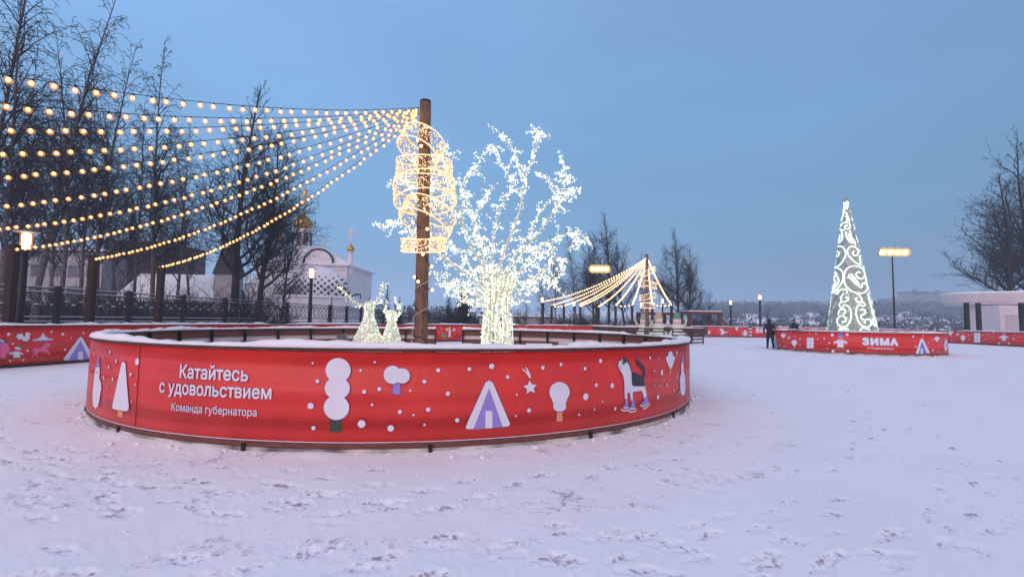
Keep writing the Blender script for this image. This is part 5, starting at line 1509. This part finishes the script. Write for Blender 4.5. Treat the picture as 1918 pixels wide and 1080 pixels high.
# ------------------------------------------------------------------ striped post, pergolas, pavilion, shed
x = X_of(1405, 53); t = thing('striped_post', 'black and white striped post at the far rink wall', 'post', (x, 53, 0))
for i in range(7): MB().box((x, 53, .12 + .17 * i), (.26, .20, .17 - .002)).build('band', M['white_print'] if i % 2 else M['black_print'], t)
def pergola(px0, px1, Y, top, label):
    x0, x1 = X_of(px0, Y), X_of(px1, Y); z = at((px0 + px1) / 2, top, Y).z
    t = thing('pergola', label, 'pergola', ((x0 + x1) / 2, Y, 0), 0, 'brown pergolas')
    for xx in (x0 + .2, x1 - .2):
        for yy in (Y, Y + 3): MB().box((xx, yy, z / 2 - .1), (.42, .35, z - .2)).build('post', M['pergola'], t)
    MB().box(((x0 + x1) / 2, Y + 1.5, z - .05), (x1 - x0 + .1, 3.6, .30)).build('roof', M['pergola'], t)
    MB().box(((x0 + x1) / 2, Y + 1.5, z + .16), (x1 - x0, 3.5, .10)).build('snow', M['snow'], t)
pergola(1289, 1351, 58, 585, 'brown pergola frame with snow on its roof, under the pair of bare trees')
pergola(1205, 1262, 58, 586, 'brown pergola frame behind the snowman figures')
def pavilion():
    Y = 48; x0 = X_of(1764, Y + 3.6) + 1.6; x1 = x0 + 13; zt = at(1840, 546, Y).z; zb = at(1840, 568, Y).z
    t = thing('pavilion', 'white pavilion with a wide curved snow topped roof on dark columns', 'pavilion', (x0 + 6, Y + 2, 0))
    cx, cy, rx, ry = x0 + 7.3, Y + 4.3, 7.3, 5.0
    def ell(k): return [(cx + rx * k * math.cos(2 * math.pi * i / 64), cy + ry * k * math.sin(2 * math.pi * i / 64)) for i in range(64)]
    mb = MB()
    rings = [(.925, zb), (.925, zb + .22), (.945, zb + .24), (.995, zt - .2), (1.0, zt)]
    base = []
    for k, z in rings:
        base.append(len(mb.v)); mb.v += [(a, b, z) for a, b in ell(k)]
    for q in range(len(rings) - 1):
        for i in range(64): j = (i + 1) % 64; mb.f.append((base[q] + i, base[q] + j, base[q + 1] + j, base[q + 1] + i)); mb.m.append(0)
    mb.f.append(tuple(reversed(range(64)))); mb.m.append(0); mb.f.append(tuple(base[-1] + i for i in range(64))); mb.m.append(0)
    mb.build('roof', M['pavilion_white'], t)
    mb = MB(); b0 = len(mb.v); mb.v += [(a, b, zt + .004) for a, b in ell(1.005)]; mb.v += [(a, b, zt + .14) for a, b in ell(.985)]
    for i in range(64): j = (i + 1) % 64; mb.f.append((i, j, 64 + j, 64 + i)); mb.m.append(0)
    mb.f.append(tuple(range(64, 128))); mb.m.append(0); mb.build('snow', M['snow'], t, False)
    for (px, yy, r) in ((1812, 46.6, .15), (1834, 46.9, .15), (1862, 52.8, .13), (1917, 45.6, .2)):
        xx = X_of(px, yy); MB().box((xx, yy, zb / 2), (r * 2, r * 2, zb - .02)).build('column', M['dark_steel'], t)
    xa = X_of(1874, 48.5); w_ = MB().box((xa + 3, 50.2, zb / 2 - .05), (6, 3.4, zb - .1)).build('wall', M['pavilion_white'], t)
    MB().box((xa + 1.5, 48.485, 1.4), (1.9, .04, 2.5)).build('shutter', mat('shutter', (.45, .43, .47), .6, .05, 2), w_)
    MB().box((xa + 1.5, 48.49, 2.72), (2.1, .05, .1)).build('lintel', M['concrete'], w_)
pavilion()
def shed(px0, px1, Y, top, bot_z, label, wallm, depth=5, snow=.18, name='low_building', cat='building'):
    x0, x1 = X_of(px0, Y), X_of(px1, Y); z = at((px0 + px1) / 2, top, Y).z
    t = thing(name, label, cat, ((x0 + x1) / 2, Y + depth / 2, bot_z))
    w_ = MB().box(((x0 + x1) / 2, Y + depth / 2, (z + bot_z) / 2 - .1), (x1 - x0, depth, z - bot_z)).build('wall', wallm, t)
    MB().box(((x0 + x1) / 2, Y + depth / 2, z + .02), (x1 - x0 + .5, depth + .5, .12)).build('roof', M['roof_dark'], t)
    MB().box(((x0 + x1) / 2, Y + depth / 2, z + .10 + snow / 2), (x1 - x0 + .5, depth + .5, snow)).build('snow', M['snow'], t)
    return t, w_, x0, x1, z
shed(898, 1040, 64, 594, 0, 'long low pale shed with a snowy roof, right of the light tree trunk', M['concrete'])
tt, w_, x0, x1, z = shed(-60, 185, 62, 470, 0, 'wide grey banded building behind the birches at the far left', M['concrete'], 12, .3)
for i in range(7):
    for j in range(3): MB().box((x0 + (x1 - x0) * (i + .5) / 7, 61.97, 1.6 + j * 2.7), (1.5, .06, 1.5)).build('window', M['glass_dark'], w_)
tt, w_, x0, x1, z = shed(186, 292, 66, 452, 0, 'dark brown windowless block behind the birches', M['brick_dark'], 10, .12)

def gable_house(px, Y, wd, dp, hw, hr, zb, label, wallm, rz=0.0, group=None, windows=3, name='house'):
    x = X_of(px, Y); t = thing(name, label, 'house', (x, Y, zb), rz, group)
    mb = MB(); mb.prism([(-wd / 2, -dp / 2), (wd / 2, -dp / 2), (wd / 2, dp / 2), (-wd / 2, dp / 2)], 0, hw)
    mb.add([(-wd / 2, -dp / 2, hw), (-wd / 2, dp / 2, hw), (-wd / 2, 0, hw + hr * .93)], [(0, 2, 1)]); mb.add([(wd / 2, -dp / 2, hw), (wd / 2, dp / 2, hw), (wd / 2, 0, hw + hr * .93)], [(0, 1, 2)])
    w_ = mb.build('wall', wallm, t, local=True)
    e_ = .35
    mb = MB()
    for s_ in (-1, 1):
        a = [(-wd / 2 - e_, s_ * (dp / 2 + e_), hw - .15), (wd / 2 + e_, s_ * (dp / 2 + e_), hw - .15), (wd / 2 + e_, 0, hw + hr), (-wd / 2 - e_, 0, hw + hr)]
        b = [(p[0], p[1], p[2] + .25) for p in a]
        mb.add(a + b, [(0, 1, 2, 3), (7, 6, 5, 4), (0, 4, 5, 1), (1, 5, 6, 2), (3, 7, 4, 0)])
    mb.build('snowy_roof', M['snow_far'], t, local=True)
    for i in range(windows):
        MB().box((-wd / 2 + wd * (i + .5) / windows, -dp / 2 - .02, hw * .55), (wd * .1, .06, hw * .3)).build('window', M['glass_dark'], w_, local=True)
    return t
gable_house(350, 60, 10.5, 9, 3.2, 3.2, 0, 'long house with a broad snow covered roof behind the bare trees, left of the church', M['brick_dark'], .1)
# dark tent roofed hut among the trees
x = X_of(425, 50); t = thing('belfry', 'narrow belfry with a dark tent roof, right behind the thick tree trunk', 'belfry', (x, 50, 0))
MB().box((x, 50, 2.9), (1.9, 1.9, 5.8)).build('wall', M['concrete'], t)
MB().add([(x - 1.1, 48.9, 5.8), (x + 1.1, 48.9, 5.8), (x + 1.1, 51.1, 5.8), (x - 1.1, 51.1, 5.8), (x - .55, 49.5, 8.6), (x + .55, 49.5, 8.6), (x + .55, 50.5, 8.6), (x - .55, 50.5, 8.6)], [(3, 2, 1, 0), (0, 1, 5, 4), (1, 2, 6, 5), (2, 3, 7, 6), (3, 0, 4, 7), (4, 5, 6, 7)]).build('roof', M['roof_dark'], t)

# ------------------------------------------------------------------ church
def church():
    Y = 66.0; k = Y / F       # metres per photo pixel at that distance
    cx = X_of(600, Y); U = lambda px: X_of(px, Y); V = lambda px, py: at(px, py, Y).z
    t = thing('church', 'white church with a gold onion dome, small cupolas and snow on its roofs', 'church', (cx, Y, 0))
    WM = M['church_white']
    # main block with a round gable
    xl, xr = U(560), U(646); zc = V(610, 497)
    w_ = MB().box(((xl + xr) / 2 - 3, Y + 6, zc / 2), (xr - xl + 6, 12, zc)).build('wall', WM, t)
    MB().box(((xl + xr) / 2 - 3, Y + 5.9, zc + .10), (xr - xl + 7, 12.8, .2)).build('cornice', WM, t)
    MB().box(((xl + xr) / 2 - 3, Y + 5.95, zc - .55), (xr - xl + 6.2, 12.2, .12)).build('moulding', WM, t)
    gx = U(593); gr = 28 * k
    arc = [(gx + gr * math.cos(math.pi * i / 24), zc + .15 + gr * math.sin(math.pi * i / 24) * .98) for i in range(25)]
    def yprism(poly, y0, y1):
        n = len(poly); vs = [(a, y0, b) for a, b in poly] + [(a, y1, b) for a, b in poly]
        return MB().add(vs, [tuple(range(n)), tuple(reversed(range(n, 2 * n)))] + [(i, n + i, n + (i + 1) % n, (i + 1) % n) for i in range(n)])
    yprism(arc, Y - .15, Y + 9).build('round_gable', WM, t)
    mb = MB(); mb.tube([(a, Y - .2, b + .08) for a, b in arc], .14, 5); mb.build('gable_edge', M['roof_dark'], t)
    arc2 = [(gx + (gr + .12) * math.cos(math.pi * i / 24), zc + .15 + (gr + .15) * math.sin(math.pi * i / 24) * .98) for i in range(25)]
    mb = MB(); n = 25
    mb.v = [(a, Y + .1, b) for a, b in arc2] + [(a, Y + 9.1, b) for a, b in arc2]; mb.f = [(i, n + i, n + i + 1, i + 1) for i in range(n - 1)]; mb.m = [0] * (n - 1)
    mb.build('gable_snow', M['snow_far'], t, True)
    # snowy hipped roof behind
    zr = V(560, 452)
    mb = MB(); a0, a1 = (xl + xr) / 2 - 3 - (xr - xl + 7) / 2, (xl + xr) / 2 - 3 + (xr - xl + 7) / 2
    mb.add([(a0, Y - .4, zc + .2), (a1, Y - .4, zc + .2), (a1, Y + 12.3, zc + .2), (a0, Y + 12.3, zc + .2), (U(553), Y + 4, zr), (U(568), Y + 4, zr), (U(568), Y + 8, zr), (U(553), Y + 8, zr)], [(0, 1, 5, 4), (1, 2, 6, 5), (2, 3, 7, 6), (3, 0, 4, 7), (4, 5, 6, 7)])
    mb.build('snowy_roof', M['snow_far'], t)
    # drum and onion dome
    dx = U(558); dy = Y + 6; kk = (Y + 6) / F; zd0 = at(560, 470, dy).z; zd1 = at(560, 430, dy).z; dxx = X_of(560, dy); r = 16.5 * kk
    d = MB().lathe([(r, zd0 - 2.5), (r, zd1 - .3), (r * 1.08, zd1 - .25), (r * 1.08, zd1)], (dxx, dy, 0), 16).build('drum', WM, t)
    for i in range(8):
        a = 2 * math.pi * (i + .5) / 8 - math.pi / 2 + .39
        MB().box((dxx + math.cos(a) * r * .985, dy + math.sin(a) * r * .985, (zd0 + zd1) / 2 + .1), (.1, .62, 1.9), a).build('window', M['glass_dark'], d)
    MB().lathe([(r * 1.03, zd0 - .28), (r * 1.06, zd0 - .1)], (dxx, dy, 0), 16).build('drum_base', M['roof_dark'], t)
    def onion(x, y, z, R0, H, nm='dome', par=t):
        pr = [(.62, 0), (.80, .05), (.96, .16), (1.0, .27), (.96, .38), (.82, .50), (.58, .61), (.36, .70), (.20, .79), (.11, .88), (.05, 1.0)]
        return MB().lathe([(R0 * a, z + H * b) for a, b in pr], (x, y, 0), 24).build(nm, M['gold'], par, True)
    def cross(x, y, z, h, par=t):
        m_ = MB(); w0 = h * .035; m_.box((x, y, z + h / 2), (w0, w0, h)); m_.box((x, y - .0, z + h * .70), (h * .42, w0 * .9, w0)); m_.box((x, y, z + h * .86), (h * .2, w0 * .9, w0)); m_.bar((x - h * .12, y, z + h * .42), (x + h * .12, y, z + h * .34), w0 * .9, w0)
        m_.build('cross', M['gold'], par)
    zo = at(560, 430, dy).z; ho = at(560, 393, dy).z - zo; onion(dxx, dy, zo, 18 * kk, ho); cross(dxx, dy, zo + ho * .97, at(561, 352, dy).z - zo - ho)
    cross(gx + .6, Y + .5, zc + gr, V(586, 443) - zc - gr)
    # side cupolas
    for (px, y_, pyb, pyd, pyt, pyc, R0) in ((652, Y + 1, 496, 473, 458, 429, 7.0), (520, Y + 1, 470, 455, 440, 415, 7.5)):
        kq = y_ / F; x = X_of(px, y_); zb, zd, zt, zz = (at(px, q, y_).z for q in (pyb, pyd, pyt, pyc))
        dd = MB().lathe([(5 * kq, zb - 1.2), (4.6 * kq, zd), (7 * kq, zd + .02), (7 * kq, zd + .15)], (x, y_, 0), 12).build('cupola_drum', WM, t)
        onion(x, y_, zd + .12, R0 * kq, (zt - zd) * 1.15, 'cupola'); cross(x, y_, zd + (zt - zd) * 1.2, zz - zt)
    # front apse: drum wall with a domed roof of dark shingles partly under snow
    ax_, ay = U(592), Y - 1.5; R1 = 70 * (ay / F); ze = at(592, 558, ay - R1 * .6).z; zt_ = at(592, 500, ay).z
    w2 = MB().lathe([(R1 * .95, 0), (R1 * .95, ze)], (ax_, ay, 0), 40, sc_=(1, .7)).build('apse_wall', WM, t)
    MB().lathe([(R1 * 1.0, ze), (R1 * 1.0, ze + .15)], (ax_, ay, 0), 40, sc_=(1, .7)).build('apse_cornice', WM, t)
    N = 14; pr = [(R1 * 1.02 * math.cos(math.pi / 2 * i / N) ** .9 + .01, ze + .15 + (zt_ - ze) * math.sin(math.pi / 2 * i / N)) for i in range(N + 1)]
    MB().lathe(pr, (ax_, ay, 0), 48, sc_=(1, .7)).build('apse_roof', shingle(), t, True)
    # snow on the lower rim
    MB().lathe([(R1 * 1.04, ze + .16), (R1 * 1.02, ze + .35), (R1 * .97, ze + 1.15), (R1 * .93, ze + 1.3)], (ax_, ay, 0), 48, cap=False, sc_=(1, .7)).build('roof_snow', M['snow_far'], t, True)
    # drain spout at the right
    p = at(668, 553, ay); MB().tube([(p.x - .6, ay, p.z - .1), (p.x, ay, p.z + .15), (p.x + .5, ay, p.z + .1), (p.x + .55, ay, p.z - .5)], [.1, .12, .1, .06], 6).build('spout', M['dark_steel'], t)
    # lower nave to the left
    MB().box((U(500), Y + 7, zc * .36), (9, 9, zc * .72)).build('nave', WM, t)
    mb = MB(); a0, a1 = U(500) - 5, U(500) + 5; z0 = zc * .72
    mb.add([(a0, Y + 2, z0), (a1, Y + 2, z0), (a1, Y + 12, z0), (a0, Y + 12, z0), (a0 + 1, Y + 7, z0 + 2.6), (a1, Y + 7, z0 + 2.6)], [(0, 1, 5, 4), (3, 4, 5, 2), (0, 4, 3), (1, 2, 5)]); mb.build('nave_roof', M['snow_far'], t)
def shingle():
    m = bpy.data.materials.new('shingle_snow'); m.use_nodes = True; n = m.node_tree; b = n.nodes['Principled BSDF']; b.inputs['Roughness'].default_value = .8
    tcn = n.nodes.new('ShaderNodeTexCoord'); mp = n.nodes.new('ShaderNodeMapping'); mp.inputs['Rotation'].default_value = (0, .75, 0)
    n.links.new(tcn.outputs['Object'], mp.inputs[0])
    br = n.nodes.new('ShaderNodeTexWave'); br.inputs['Scale'].default_value = .62; br.inputs['Distortion'].default_value = .6
    n.links.new(mp.outputs[0], br.inputs['Vector'])
    mp2 = n.nodes.new('ShaderNodeMapping'); mp2.inputs['Rotation'].default_value = (0, -.75, 0); n.links.new(tcn.outputs['Object'], mp2.inputs[0])
    b2 = n.nodes.new('ShaderNodeTexWave'); b2.inputs['Scale'].default_value = .5; b2.inputs['Distortion'].default_value = .6; n.links.new(mp2.outputs[0], b2.inputs['Vector'])
    ns = n.nodes.new('ShaderNodeTexNoise'); ns.inputs['Scale'].default_value = .22; ns.inputs['Detail'].default_value = 4; n.links.new(tcn.outputs['Object'], ns.inputs['Vector'])
    mx_ = n.nodes.new('ShaderNodeMath'); mx_.operation = 'MAXIMUM'; n.links.new(br.outputs['Fac'], mx_.inputs[0]); n.links.new(b2.outputs['Fac'], mx_.inputs[1])
    ad = n.nodes.new('ShaderNodeMath'); ad.operation = 'MULTIPLY_ADD'; ad.inputs[1].default_value = 1.8; n.links.new(ns.outputs['Fac'], ad.inputs[0]); n.links.new(mx_.outputs[0], ad.inputs[2])
    sp = n.nodes.new('ShaderNodeSeparateXYZ'); n.links.new(tcn.outputs['Object'], sp.inputs[0])
    hz = n.nodes.new('ShaderNodeMapRange'); hz.inputs[1].default_value = 5.4; hz.inputs[2].default_value = 7.6; hz.inputs[4].default_value = 1.1; n.links.new(sp.outputs[2], hz.inputs[0])
    a2 = n.nodes.new('ShaderNodeMath'); a2.operation = 'ADD'; n.links.new(ad.outputs[0], a2.inputs[0]); n.links.new(hz.outputs[0], a2.inputs[1])
    r = n.nodes.new('ShaderNodeValToRGB'); r.color_ramp.elements[0].position = .0; r.color_ramp.elements[0].color = (.10, .07, .08, 1); r.color_ramp.elements[1].position = 1.0; r.color_ramp.elements[1].color = (.8, .8, .84, 1)
    mr = n.nodes.new('ShaderNodeMapRange'); mr.inputs[1].default_value = 1.55; mr.inputs[2].default_value = 1.95; n.links.new(a2.outputs[0], mr.inputs[0])
    n.links.new(mr.outputs[0], r.inputs[0]); n.links.new(r.outputs[0], b.inputs['Base Color']); return m
church()

# ------------------------------------------------------------------ people
def person(px, Y, label, height, pose, jacket, trousers, hat, facing=0.0, pack=False):
    x = X_of(px, Y); t = thing('person', label, 'person', (x, Y, 0), facing)
    h = height / 1.8
    v = []; e_ = []; r = []
    def add(p, rad, par=None):
        v.append(Vector(p) * h); r.append(rad * h)
        if par is not None: e_.append((par, len(v) - 1))
        return len(v) - 1
    lean, stride, arm = pose
    pel = add((0, 0, .95), .155)
    wst = add((0, -lean * .3, 1.08), .150, pel); ch = add((0, -lean * .7, 1.32), .185, wst); nk = add((0, -lean, 1.50), .075, ch); hd = add((0, -lean * 1.15, 1.60), .075, nk); hd2 = add((0, -lean * 1.2, 1.70), .098, hd); hd3 = add((0, -lean * 1.2, 1.755), .07, hd2)
    for s_ in (-1, 1):
        hp = add((s_ * .09, 0, .88), .115, pel); kn = add((s_ * .10, -stride * s_ * .45 - .03, .48), .078, hp); an = add((s_ * .10, -stride * s_ * .8 + .04, .10), .055, kn); toe = add((s_ * .11, -stride * s_ * .8 - .13, .045), .045, an)
        sh = add((s_ * .20, -lean * .85, 1.42), .085, ch); el = add((s_ * (.27 + arm * .05), -lean * .8 + stride * s_ * .18, 1.14), .062, sh); wr = add((s_ * .27, -lean * .9 + stride * s_ * .30 - .08, .90), .045, el); hn = add((s_ * .27, -lean * .9 + stride * s_ * .32 - .11, .82), .038, wr)
        for q in range(4): add((s_ * (.255 + .012 * q), -lean * .9 + stride * s_ * .33 - .12 - .01 * q, .745 + .006 * abs(q - 1.5)), .0095, hn)
        add((s_ * .245, -lean * .9 + stride * s_ * .32 - .155, .79), .011, hn)
    me = bpy.data.meshes.new('body'); me.from_pydata([tuple(a) for a in v], e_, [])
    o = mesh_obj('body', me, t)
    for m in (jacket, trousers, M['skin'], hat): me.materials.append(m)
    sk = o.modifiers.new('Skin', 'SKIN'); sk.use_smooth_shade = True
    for i, sv in enumerate(me.skin_vertices[0].data): sv.radius = (r[i], r[i] * (.78 if i in (0, 1, 2) else 1)); sv.use_root = (i == 0)
    ss = o.modifiers.new('Sub', 'SUBSURF'); ss.levels = 1; ss.render_levels = 1
    bpy.context.view_layer.update()
    dg = bpy.context.evaluated_depsgraph_get(); m2 = bpy.data.meshes.new_from_object(o.evaluated_get(dg))
    o.modifiers.clear(); o.data = m2; m2.name = 'body'
    while len(m2.materials) < 4: m2.materials.append([jacket, trousers, M['skin'], hat][len(m2.materials)])
    for f in m2.polygons:
        z = f.center.z / h
        f.material_index = 1 if z < .90 and abs(f.center.x) < .21 * h else (2 if (z > 1.56 and z < 1.70 and f.center.y < -lean * h) or (z < .86 and abs(f.center.x) > .21 * h) else (3 if z > 1.58 else 0)); f.use_smooth = True
    # jacket skirt and hood roll
    MB().lathe([(.20 * h, .80 * h), (.205 * h, .95 * h), (.185 * h, 1.1 * h)], (0, -lean * .1, 0), 18, cap=False, sc_=(1, .78)).build('jacket_hem', jacket, o, True, local=True)
    MB().tube([(math.cos(a) * .10 * h, -lean * h + math.sin(a) * .085 * h, 1.53 * h) for a in [2 * math.pi * i / 12 for i in range(12)]], .035 * h, 6, closed=True).build('hood', jacket, o, True, local=True)
    MB().ball((0, -lean * 1.2 * h, 1.735 * h), .108 * h, 12, 8, sz=(1, 1.08, .82)).build('hat', hat, o, True, local=True)
    MB().ball((0, (-lean * 1.2 - .105) * h, 1.685 * h), .018 * h, 8, 5).build('nose', M['skin'], o, True, local=True)
    if pack: MB().box((0, .17 * h, 1.22 * h), (.28 * h, .14 * h, .38 * h)).build('backpack', M['cloth_navy'], o, local=True)
    return t
person(1442, 29.3, 'person in dark winter clothes walking away beside the smaller round barrier', 1.84, (.16, .30, 1.2), M['cloth_black'], M['cloth_black'], M['cloth_black'], R_(165))
person(1488, 36.5, 'person in a dark jacket and cap standing behind the smaller round barrier', 1.90, (.05, .12, 1.0), M['cloth_navy'], M['cloth_black'], M['cloth_black'], R_(-70), True)

# ------------------------------------------------------------------ far valley
def terr(x, y):
    d = math.hypot(x, y); a = math.degrees(math.atan2(x, y))
    fall = min(1, max(0, (d - 66) / 110)); fall = fall * fall * (3 - 2 * fall); up = min(1, max(0, (d - 190) / 560)); side = min(1, max(0, (a + 8) / 16))
    return side * (-9 * fall + 27 * up ** 1.1) + (1 - side) * up * 10
wallmats = [mat('house_wall_a', (.20, .16, .15), .9), mat('house_wall_b', (.30, .30, .33), .9), mat('house_wall_c', (.14, .10, .12), .9)]
rh = random.Random(9)
spots = [(1352, 150), (1362, 200), (1375, 175), (1385, 240), (1395, 150), (1330, 210), (1345, 260), (1480, 250), (1500, 300), (1515, 280), (1535, 340), (1460, 330), (1420, 300), (1650, 240), (1662, 300), (1675, 350), (1690, 260), (1705, 300), (1722, 240), (1735, 320), (1748, 250), (1765, 300), (1780, 270), (1660, 380), (1700, 400), (1640, 330), (1725, 190), (1760, 210), (1820, 260), (1845, 300), (1868, 240), (1500, 400), (1525, 420), (1408, 380), (1372, 330)]
for k, (px, Y) in enumerate(spots):
    x = X_of(px, Y); z = terr(x, Y) - .3
    gable_house(px, Y, rh.uniform(10, 17), rh.uniform(8, 11), rh.uniform(3.0, 4.6), rh.uniform(2.4, 3.6), z, 'small snow roofed house in the hazy valley beyond the rink', wallmats[k % 3], rh.uniform(-.8, .8), 'houses in the hazy valley', 2)
def block(px, Y, wpx, top, label, fl_, cols):
    x = X_of(px, Y); wd = wpx / F * Y; zb = terr(x, Y) - 1; zt = at(px, top, Y).z
    t = thing('apartment_block', label, 'apartment block', (x, Y, zb), 0, 'hazy apartment blocks')
    w_ = MB().box((x, Y, (zb + zt) / 2), (wd, 22, zt - zb)).build('wall', M['panel_far'], t)
    MB().box((x, Y, zt + .8), (wd + 1, 23, 1.6)).build('roof', M['roof_dark'], t)
    MB().box((x + wd * .12, Y, zt + 3), (wd * .12, 6, 3)).build('lift_house', M['panel_far'], t)
    for i in range(fl_):
        for j in range(cols):
            MB().box((x - wd / 2 + wd * (j + .5) / cols, Y - 11.1, zb + (zt - zb) * (i + .55) / fl_), (wd / cols * .5, .3, (zt - zb) / fl_ * .5)).build('window', M['glass_dark'], w_)
block(1712, 560, 30, 549, 'tall hazy apartment block, left one of the taller pair', 11, 5)
block(1752, 540, 52, 551, 'broad hazy apartment block right of the tall narrow one', 10, 8)
block(1672, 640, 28, 562, 'lower hazy apartment block left of the tall pair', 7, 5)
# wooded slopes: a mass of far trees nobody could count
def wood(label, n, fy, fpx, hs, seed, leafy=1):
    rr = random.Random(seed); mb = MB(); n = int(n * 1.5)
    for _ in range(n):
        Y = rr.uniform(*fy); px = rr.uniform(*fpx); x = X_of(px, Y); z = terr(x, Y); h = rr.uniform(*hs); r = h * rr.uniform(.22, .36)
        mb.tube([(x, Y, z - .5), (x, Y, z + h * .6)], [.25, .1], 4)
        for _k in range(34):
            a = rr.uniform(0, 6.28); zz = rr.uniform(.18, 1.0); q = r * math.sin(math.pi * min(1, zz * .92)) ** .6 * rr.uniform(.3, 1.05)
            c = Vector((x + math.cos(a) * q, Y + math.sin(a) * q, z + h * zz)); s_ = rr.uniform(.6, 1.6) * h / 12
            d1 = Vector((rr.gauss(0, 1), rr.gauss(0, .6), rr.gauss(.4, .8))) * s_; d2 = Vector((rr.gauss(0, 1), rr.gauss(0, .6), rr.gauss(0, .8))) * s_ * .7
            mb.add([c, c + d1, c + d2], [(0, 1, 2)])
    o = mb.build('woodland', M['twig'], None); tag(o, label, 'woodland', None, 'stuff')
wood('bluish wooded ridge line along the hazy horizon', 1500, (430, 760), (1280, 2050), (9, 16), 3, 2)
wood('bare woods and gardens between the snowy valley houses', 900, (140, 430), (1290, 2050), (5, 11), 4)
wood('dark thicket on the slope behind the cone of lights', 260, (110, 200), (1500, 2000), (3, 6.5), 7)
wood('far woods behind the church and the birches', 600, (120, 260), (-200, 1300), (3, 6.5), 5)
def scrub(label, n, fy, fpx, hs, seed):
    rr = random.Random(seed); mb = MB()
    for _ in range(n):
        Y = rr.uniform(*fy); px = rr.uniform(*fpx); x = X_of(px, Y); h = rr.uniform(*hs)
        for _k in range(12):
            d = Vector((rr.gauss(0, .35), rr.gauss(0, .35), 1)).normalized(); L = h * rr.uniform(.5, 1); p = Vector((x + rr.gauss(0, .3), Y + rr.gauss(0, .3), terr(x, Y) - .1)); q = [p]
            for i in range(4): d = (d + Vector((rr.gauss(0, .16), rr.gauss(0, .16), 0))).normalized(); q.append(q[-1] + d * L / 4)
            mb.tube(q, [.022, .018, .014, .012, .01], 3, caps=False)
            for i in (1, 2, 3):
                for _j in range(2):
                    o = q[i].lerp(q[i + 1], rr.random()); e_ = (d + Vector((rr.gauss(0, .6), rr.gauss(0, .6), .2))).normalized() * L * .32
                    mb.tube([o, o + e_ * .5, o + e_ + Vector((0, 0, -.03))], [.012, .011, .009], 3, caps=False)
    o = mb.build('undergrowth', M['twig'], None); tag(o, label, 'undergrowth', None, 'stuff')
def thicket(label, n, fy, fpx, hs, seed):
    rr = random.Random(seed); mb = MB()
    for _ in range(n):
        Y = rr.uniform(*fy); px = rr.uniform(*fpx); x = X_of(px, Y); z = terr(x, Y); h = rr.uniform(*hs)
        for _k in range(12):
            c = Vector((x + rr.gauss(0, h * .7), Y + rr.gauss(0, h * .7), z + h * rr.uniform(0, .8)))
            mb.add([c, c + Vector((rr.gauss(0, 1), rr.gauss(0, .6), rr.uniform(.2, 1))) * h * .4, c + Vector((rr.gauss(0, 1), rr.gauss(0, .6), rr.uniform(-.4, .4))) * h * .4], [(0, 1, 2)])
    o = mb.build('undergrowth', M['twig'], None); tag(o, label, 'undergrowth', None, 'stuff')
thicket('dark low thickets covering the valley slopes between the houses', 3600, (100, 420), (1290, 2050), (1.2, 3.2), 12)
scrub('dense bare brush behind the ornate fence', 170, (30, 60), (-120, 540), (1.6, 4.6), 6)
scrub('low bare scrub behind the far rink wall', 200, (62, 90), (960, 1350), (1.5, 3.8), 8)
scrub('bare brush and saplings beyond the fence, left of the light tree', 110, (70, 100), (740, 960), (1.5, 3.6), 9)

def crumbs():
    rr = random.Random(31); mb = MB()
    for _ in range(170):      # broken snow kicked against the foot of the round barrier
        a = R_(rr.uniform(190, 350)); q = RR + .03 + abs(rr.gauss(0, .09)); s_ = rr.uniform(.006, .02) * (1 + 1.6 * rr.random() ** 5)
        mb.ball((RC.x + math.cos(a) * q, RC.y + math.sin(a) * q, s_ * .35 + .01), s_, 6, 4, sz=(rr.uniform(.8, 1.6), rr.uniform(.8, 1.6), rr.uniform(.5, .8)))
    for _ in range(900):
        a = R_(rr.uniform(200, 345)); q = RR + .3 + rr.random() ** 1.6 * 4.2; s_ = rr.uniform(.003, .011); x, y = RC.x + math.cos(a) * q, RC.y + math.sin(a) * q
        if y < .8: continue
        z = .04 * (float(vnoise(np.array([x * .35]), np.array([y * .35]), 1)[0]) - .5) + .008 * (float(vnoise(np.array([x * 1.3]), np.array([y * 1.3]), 2)[0]) - .5)
        mb.ball((x, y, z + s_ * .4), s_, 5, 4, sz=(1.3, 1, .7))
    o = mb.build('snow_crumbs', M['snow'], None, True); tag(o, 'loose crumbs of broken snow along the foot of the large barrier', 'snow crumbs', None, 'stuff')
crumbs()

# ------------------------------------------------------------------ haze
HAZE = True
if HAZE:
    mb = MB(); mb.box((0, 400, 26), (2400, 1500, 80)); o = mb.build('haze', None, None)
    o.data.materials.clear()
    m = bpy.data.materials.new('haze'); m.use_nodes = True; n = m.node_tree; n.nodes.clear()
    ou = n.nodes.new('ShaderNodeOutputMaterial'); vp = n.nodes.new('ShaderNodeVolumePrincipled')
    vp.inputs['Color'].default_value = (.80, .93, 1.0, 1); vp.inputs['Density'].default_value = .0011; vp.inputs['Anisotropy'].default_value = .2
    n.links.new(vp.outputs[0], ou.inputs['Volume']); o.data.materials.append(m); tag(o, 'pale winter haze over the valley', 'haze', None, 'stuff')
